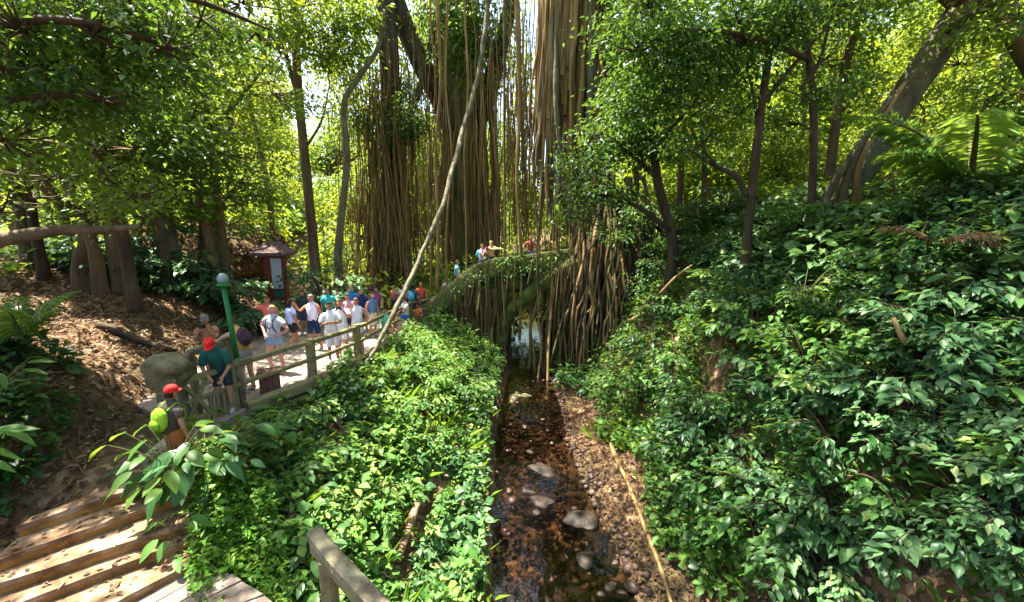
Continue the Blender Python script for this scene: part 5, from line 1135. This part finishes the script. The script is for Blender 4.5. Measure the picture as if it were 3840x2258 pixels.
for s_, f_ in SHP: s_.materials.append(BARK_DARK)
def shrub(loc, s, k, lm, label, group, rx=0, name='shrub'):
    t = thing(name, label, 'shrub', loc, group); sm, fm = SHP[k]
    put('stems', sm, None, t)
    key = 'shr%d' % k+lm.name
    if key not in LM: me = fm.copy(); me.materials.append(lm); LM[key] = me
    put('foliage', LM[key], None, t)
    t.scale = (s, s, s*U(.85, 1.1)); t.rotation_euler = (rx, 0, U(0, 6.28)); return t
for i in range(95):     # slope right of the stream
    px = U(625, 1075); py = U(215, 600); v = hit(px, py)
    if v is None or v.y > 24: continue
    dr = v.x-xs(v.y)-hw(v.y)
    if dr < 2.0: continue
    lm = rd.choice([LEAF_COVER, LEAF_DARK, LEAF_BLUE, LEAF_BLUE]); s = U(.7, 1.25)*(1 if v.y > 6 else .8)
    where = 'on the crest of the slope' if v.z > 6 else ('halfway up the steep slope' if v.z > 3 else 'low on the slope by the muddy shore')
    look = {LEAF_COVER.name: 'fresh green', LEAF_DARK.name: 'dark green', LEAF_BLUE.name: 'glossy blue-green'}[lm.name]
    q = v.x/v.y; near = 'near the great banyan roots' if q < .42 else ('below the slim dark tree' if q < .68 else ('below the massive leaning tree' if q < .92 else 'below the palms')); look = ('big ' if s > .98 else 'small ')+look
    where = {'on': 'on the crest', 'ha': 'halfway up the slope', 'lo': 'low by the shore'}[where[:2]]
    shrub(v, s, rd.randrange(4), lm, look+' spreading shrub '+where+' '+near, look+' shrubs '+where+' '+near)
for i in range(26):     # bank below the walkway
    y = U(6.5, 19); e0, e1 = float(xe(y))+.7, float(xs(y)-hw(y))-.25; x = e0+(e1-e0)*U(0, .85)
    if not len(bare(np.array([[x, y]]))) or (abs(x+1.6) < .9 and y < 8.5): continue
    lm = rd.choice([LEAF_COVER, LEAF_COVER, LEAF_FERN]); where = 'below the railing' if x < (e0+e1)/2 else 'leaning over the stream'
    look = 'fresh green' if lm is LEAF_COVER else 'bright yellow-green'
    shrub((x, y, gz(x, y)), U(.5, .85), rd.randrange(4), lm, look+' bank shrub '+where, look+' bank shrubs '+where)
for px, py, s in ((225, 285, 1.1), (205, 285, 1.0), (240, 290, 1.), (185, 280, 1.2), (160, 272, 1.2), (255, 285, .9), (140, 262, 1.2), (110, 255, 1.1), (320, 255, 1.3), (305, 262, 1.2), (330, 268, 1.2)):
    Yv = 15.5 if px < 262 else 19
    v = at(px, py, Yv); v.z = min(gz(v.x, v.y), v.z)
    where = 'on the hillside behind the green lamp post' if px < 262 else 'beside the hanging root curtain'
    shrub(v, s*1.4, rd.randrange(4), LEAF_BLUE, 'pale grey-green shrub '+where, 'grey-green shrubs '+where)

# broad-leaved plants: every leaf a part of its own
def big_leaf(L_, w_, mat, name='leaf'):
    n = 7; vs = []; fs = []
    for i in range(n+1):
        t = i/n; ww = w_*.5*math.sin(math.pi*min(1, t**.8))**.9*(1 if t < .97 else .2); zc = -.28*L_*t*t
        for s in (-1, 0, 1): vs.append((t*L_, s*ww, zc+abs(s)*ww*.28+.012*math.sin(t*14)*abs(s)))
    for i in range(n):
        for s in (0, 1): fs.append((3*i+s, 3*i+s+1, 3*i+s+4, 3*i+s+3))
    me = bpy.data.meshes.new(name); me.from_pydata(vs, [], fs); me.polygons.foreach_set('use_smooth', [True]*len(fs)); me.update()
    a = me.attributes.new('rnd', 'FLOAT', 'POINT'); a.data.foreach_set('value', [.5]*len(vs)); me.materials.append(mat); return me
BL = {m_.name: big_leaf(1, .46, m_) for m_ in (LEAF_MID, LEAF_COVER, LEAF_BLUE, LEAF_DARK)}
BL2 = {m_.name: big_leaf(1, .30, m_) for m_ in (LEAF_MID, LEAF_COVER, LEAF_BLUE, LEAF_DARK)}
def broad_plant(loc, n, leafL, h, lm, label, group=None, narrow=False, az0=None, spread=1.0):
    t = thing('broad_leaved_plant', label, 'plant', loc, group); src = (BL2 if narrow else BL)[lm.name]
    st_ = MB(); ld = []
    for i in range(n):
        a = (6.283*i*.381966 if az0 is None else az0+U(-.9, .9)); hh = h*U(.45, 1.05); out = spread*h*U(.25, .75)
        e = Vector((math.cos(a)*out, math.sin(a)*out, hh))
        q = smooth_path([(0, 0, -.1), (e.x*.35, e.y*.35, hh*.65), e], 3); st_.tube(q, lerps([.012, .009, .006], len(q)), 5, cap=False)
        ld.append((e, a))
    put('stems', st_.mesh('stems', smooth=True), BARK_MOSS, t)
    for e, a in ld:
        o = put('leaf', src, None, t); o.location = e; L_ = leafL*U(.7, 1.2); o.scale = (L_, L_, L_); o.rotation_euler = (U(-.35, .35), U(-.25, .55), a+U(-.4, .4))
    return t
v = Vector((-5.05, 6.0, gz(-5.05, 6.0)))
broad_plant((-4.95, 6.35, 3.15), 52, .46, 1.1, LEAF_DARK, 'large dark broad-leaved plant at the head of the steps', spread=1.1)
broad_plant((-4.75, 6.1, gz(-4.75, 6.1)), 26, .36, .9, LEAF_BLUE, 'bluish broad-leaved plant leaning over the top steps')
broad_plant((-5.05, 5.85, 3.35), 36, .34, 1.1, LEAF_MID, 'fresh leafy plant just in front of the lime backpack wearer', spread=.9)
broad_plant((-4.6, 5.3, gz(-4.6, 5.3)), 14, .26, .6, LEAF_COVER, 'fresh green broad-leaved plant beside the lower steps')
broad_plant((-7.6, 5.2, gz(-7.6, 5.2)), 18, .5, .9, LEAF_COVER, 'light green long-leaved plant in the dim hollow', narrow=True)
broad_plant((-7.9, 6.1, gz(-7.9, 6.1)), 14, .4, .9, LEAF_MID, 'loose green long-leaved plant behind the dim hollow', narrow=True)
broad_plant((-3.0, 5.6, gz(-3, 5.6)), 22, .22, .7, LEAF_BLUE, 'blue-green broad-leaved plant behind the near handrail')
broad_plant((-3.6, 6.6, gz(-3.6, 6.6)), 18, .22, .6, LEAF_BLUE, 'dark blue-green plant on the bank above the near handrail')
for i, (px, py, n, L_, h, lm) in enumerate([(985, 330, 26, .28, 1.1, LEAF_BLUE), (1010, 270, 26, .30, 1.2, LEAF_COVER), (930, 400, 26, .26, 1.0, LEAF_BLUE), (985, 420, 24, .28, 1.0, LEAF_COVER), (890, 330, 26, .22, 1.1, LEAF_COVER), (860, 430, 26, .22, 1., LEAF_BLUE), (800, 320, 26, .24, 1.2, LEAF_COVER), (960, 520, 20, .24, .8, LEAF_DARK), (880, 560, 20, .2, .7, LEAF_DARK), (820, 500, 22, .2, .8, LEAF_COVER), (1020, 220, 24, .3, 1.2, LEAF_COVER), (760, 400, 24, .2, .9, LEAF_BLUE), (940, 240, 26, .26, 1.3, LEAF_BLUE), (870, 240, 26, .26, 1.2, LEAF_BLUE), (810, 220, 24, .3, 1.3, LEAF_BLUE)]):
    v = hit(px, py)
    if v is None: continue
    where = 'on the crest of the fern slope' if v.z > 6 else ('halfway up the slope' if v.z > 4 else 'near the foot of the slope')
    look = {LEAF_COVER.name: 'light green', LEAF_BLUE.name: 'glossy dark', LEAF_DARK.name: 'shaded dark green'}[lm.name]
    broad_plant(v, n, L_, h, lm, look+' broad-leaved plant '+where, look+' broad-leaved plants '+where)

# palms and ferns: fronds with paired leaflets
def frond_mesh(L_, n=26, wl=.34, arch=.35, name='frond', mat=LEAF_MID):
    pos = []; ax = []; 
    rach = [Vector((t*L_, 0, math.sin(t*2.2)*arch*L_*.6-.25*arch*L_*t*t)) for t in np.linspace(0, 1, n+1)]
    P_ = []; AZ = []; SZ = []
    for i in range(2, n+1):
        t = i/n; l = L_*wl*math.sin(math.pi*(.12+.85*t))**.7
        for s in (-1, 1): P_.append(tuple(rach[i])); AZ.append(s*(1.25-.5*t)); SZ.append(l)
    k = len(P_)
    me = leaves(np.array(P_), np.array(SZ), orient(k, np.array(AZ), (.05, .4), .2), .14, T6, rng.uniform(.3, .8, k), name); me.materials.append(mat)
    mb = MB(); mb.tube(rach, lerps([.022, .014, .004], len(rach)), 5, cap=False)
    rm = mb.mesh('midrib', smooth=True); rm.materials.append(BARK_MOSS)
    return me, rm
FR = {m_.name: frond_mesh(1, 26, .30, .35, 'frond', m_) for m_ in (LEAF_MID, LEAF_COVER, LITTER, LEAF_FERN)}
def fern(loc, n, L_, lm, label, name='fern', az=None, group=None, pit=(-.9, -.2), dead=0):
    t = thing(name, label, 'palm' if 'palm' in name else 'fern', loc, group)
    for i in range(n):
        m_ = LITTER if i < dead else lm; f, r_ = FR[m_.name]
        o = put('frond', f, None, t); a = (6.283*i/n+U(-.2, .2)) if az is None else az[i]
        s = L_*U(.85, 1.1); o.scale = (s, s, s); o.rotation_euler = (U(-.2, .2), U(*pit), a); put('midrib', r_, None, o)
    return t
def aim(loc, a): return a
v = hit(895, 205) or Vector((9, 10, 7)); pv = Vector((10.2, 9.9, gz(10.2, 9.9)))
fern(pv+Vector((0, 0, 1.1)), 9, 2.7, LEAF_COVER, 'arching green palm with long feathery fronds below the leaning trunk', 'palm', az=[.3, .9, 1.6, 2.4, -.3, 3.3, -1.0, 2.9, -2.4], pit=(-.6, -.1))
pv = Vector((11.6, 8.8, gz(11.6, 8.8)))
fern(pv+Vector((0, 0, 1.0)), 7, 2.0, LEAF_MID, 'dark green palm with a hanging dry frond on the crest', 'palm', az=[2.9, .4, 1.2, 2.0, -2.6, -1.6, -.5], pit=(-.7, 0), dead=1)
v = at(940, 224, 7.6); v2 = Vector((v.x, v.y, max(gz(v.x, v.y)+.2, v.z-.3)))
fern(v2, 3, .9, LITTER, 'withered pinkish frond lying over the slope shrubs', 'dry_fern', az=[-.4, -.9, 2.6], pit=(-.2, .2))
v = at(15, 310, 7.2); fern((v.x, v.y, max(gz(v.x, v.y), v.z-.5)), 8, 1.0, LEAF_COVER, 'feathery green fern at the edge of the litter slope', 'fern')
v = hit(900, 300)
fern(v+Vector((0, 0, .4)), 5, 1.0, LEAF_FERN, 'yellow-green fern among the slope shrubs', 'fern', az=[.5, 1.2, 2.2, -.5, 3.4])

# pieces of wood, hanging twig, shore root, big dead leaves
sh_ = [atz(606, 420, .4), atz(612, 455, .35), atz(628, 490, .35), atz(645, 530, .35), atz(662, 575, .3), atz(678, 620, .3)]
for q in sh_: q.z = gz(q.x, q.y)+.05
solo('shore_root', limb(sh_, [.07, .06, .05, .05, .04, .03], 7, 4, rough=.08), ROOT, 'reddish root snaking along the muddy shore of the stream', 'root', smooth=True)
q = [hit(602, 350), hit(620, 330), hit(645, 318)]; q = [a+Vector((0, 0, .15)) for a in q if a]
solo('bank_root', limb(q, [.1, .09, .06], 8, 4), ROOT, 'pale surface root crossing the earth below the great banyan', 'root', smooth=True)
a, b = at(658, 296, 14.5), at(692, 265, 14.0); solo('dead_branch', limb([a, a.lerp(b, .5)+Vector((0, 0, .1)), b], [.05, .045, .025], 7, 3), ROOT, 'pale dead branch poking out of the slope bushes', 'branch', smooth=True)
a, b = at(893, 318, 6.6), at(904, 342, 6.5); solo('broken_stick', limb([a, b], [.035, .04], 7, 3), ROOT, 'short orange-brown broken stick hanging among slope leaves', 'stick', smooth=True)
for i, (px, py, s, dz, lb) in enumerate([(466, 512, .24, .35, 'single reddish dead leaf standing among the bank plants'), (345, 447, .5, .3, 'large curled pink-brown dead leaf on the bank'), (940, 565, .42, .5, 'large rusty dead leaf resting on dark slope plants'), (720, 528, .2, .4, 'small orange dead leaf low on the slope')]):
    v = hit(px, py)
    if v is None: continue
    if 'deadleaf' not in LM: LM['deadleaf'] = big_leaf(1, .5, LITTER, 'dead_leaf')
    o = put('dead_leaf', LM['deadleaf'], None, None, v+Vector((0, -.1, dz))); o.scale = (s, s, s); o.rotation_euler = (.5, .5, -1.8+i); tag(o, lb, 'leaf')
# pale bar added in place of a sunlit streak of bare soil
a, b = hit(424, 500), hit(398, 575)
if a and b: solo('bank_plank', limb([a+Vector((0, 0, .22)), a.lerp(b, .5)+Vector((0, 0, .26)), b+Vector((0, 0, .2))], [.06, .09, .07], 8, 4), TREAD, 'pale bar standing in for a sunlit streak of bare soil on the bank', 'timber', smooth=True)

# grass blades and low stalks for variety
cover('grass', np.concatenate([scatter(900, R0, 2.5, 14, 1.3), scatter(500, L0, 5, 14, 1.2)]), 7, .34, LEAF_FERN, 'thin grass blades among the bank plants', (.0, .1), (-1.3, -.5), .09)
cover('round_leaf_cover', clumpy(np.concatenate([scatter(1200, R0, 2.5, 16, 1.3), scatter(500, L0, 5, 18, 1.2)]), 1.3, .5, 7), 5, .15, LEAF_MID, 'large rounded leaves scattered over both banks', (.25, .7), (-.4, .5), .85, T6)
cover('crest_cover', scatter(1500, lambda y: (xs(y)+hw(y)+5, xs(y)+hw(y)+9), 6, 16), 7, .24, LEAF_BLUE, 'pale glossy leaves along the crest of the slope', (.4, 1.3), (-.3, .5), .6, T6)
# gravel of the stream bed and fallen leaves on path and steps
NG = 2600; gy_ = 3+17*rng.uniform(0, 1, NG)**1.3; gt = rng.uniform(-1, 1.35, NG); gx_ = xs(gy_)+hw(gy_)*gt
ico = MB(); ico.blob((0, 0, 0), (1, 1, 1), 4, 1, .5); iv = np.array(ico.v); if_ = np.array(ico.f)
gs = np.clip(rng.lognormal(-2.85, .5, NG), .025, .16); gzv = np.where(np.abs(gt) < 1, rng.uniform(-.26, -.01, NG), ground(gx_, gy_)+.01)
ang = rng.uniform(0, 6.28, NG); ca, sa = np.cos(ang), np.sin(ang); sx, sy = rng.uniform(.7, 1.3, (2, NG))
GV = np.stack([(iv[None, :, 0]*sx[:, None]*ca[:, None]-iv[None, :, 1]*sy[:, None]*sa[:, None])*gs[:, None]+gx_[:, None], (iv[None, :, 0]*sx[:, None]*sa[:, None]+iv[None, :, 1]*sy[:, None]*ca[:, None])*gs[:, None]+gy_[:, None], iv[None, :, 2]*gs[:, None]*.55+gzv[:, None]], -1)
gm = bpy.data.meshes.new('gravel'); rawmesh(gm, GV.reshape(-1, 3), (if_[None]+(np.arange(NG)*len(iv))[:, None, None]).reshape(-1, 3))
tag(put('gravel', gm, GRAVEL), 'reddish-brown gravel and cobbles of the stream bed', None, None, 'stuff')
ly = rng.uniform(8, 21, 500); lx = xe(ly)-.1-rng.uniform(0, 1, 500)**1.5*(pw(ly)); PP = np.stack([lx, ly, deckz(ly)+.012], 1)
sp = []
for k in range(5):
    for _ in range(34):
        u_, v_ = U(0, 1), U(.05, .95); q = SE[k][0].lerp(SE[k][1], u_).lerp(SE[k+1][0].lerp(SE[k+1][1], u_), v_); sp.append((q.x, q.y, SZ[k]+.012))
PP = np.concatenate([PP, np.array(sp)])
tag(put('fallen_leaves', leaves(PP, .10*rng.uniform(.5, 1.3, len(PP)), orient(len(PP), None, (-.15, .15), .2), .5), LITTER), 'dry leaves fallen on the walkway and the steps', None, None, 'stuff')
# stones in the stream
sto = [(519, 396, .55, .5), (530, 450, .22, .4), (541, 470, .42, .45), (528, 492, .3, .4), (545, 500, .34, .4), (575, 505, .3, .35), (560, 488, .2, .3), (535, 510, .26, .35), (580, 520, .36, .5), (598, 472, .22, .3), (565, 555, .28, .3), (588, 560, .34, .5), (552, 575, .2, .25),
       (620, 590, .3, .4), (500, 465, .16, .2), (606, 515, .2, .3), (570, 430, .2, .3), (560, 405, .18, .25), (598, 540, .24, .3), (540, 535, .18, .22), (515, 520, .14, .15), (530, 350, .35, .4), (545, 362, .3, .3), (516, 372, .25, .3), (575, 590, .22, .25), (610, 560, .18, .2)]
for i, (px, py, r_, hz) in enumerate(sto):
    v = atz(px, py, 0.02); m = MB(); m.blob((v.x, v.y, -.05), (r_*.85, r_*U(.5, 1.0), r_*hz*.7), i+3, 3, .75)
    if i == 0: solo('boulder', m, STONE_MOSS, 'rounded mossy boulder at the narrow of the stream', 'boulder', smooth=True)
    else: solo('stream_stone', m, STONE, ('larger wet brown stone breaking the stream surface' if r_ > .29 else 'small wet brown stone lying in the shallow stream'), 'stone', 'larger stream stones' if r_ > .29 else 'small stream stones', smooth=True)
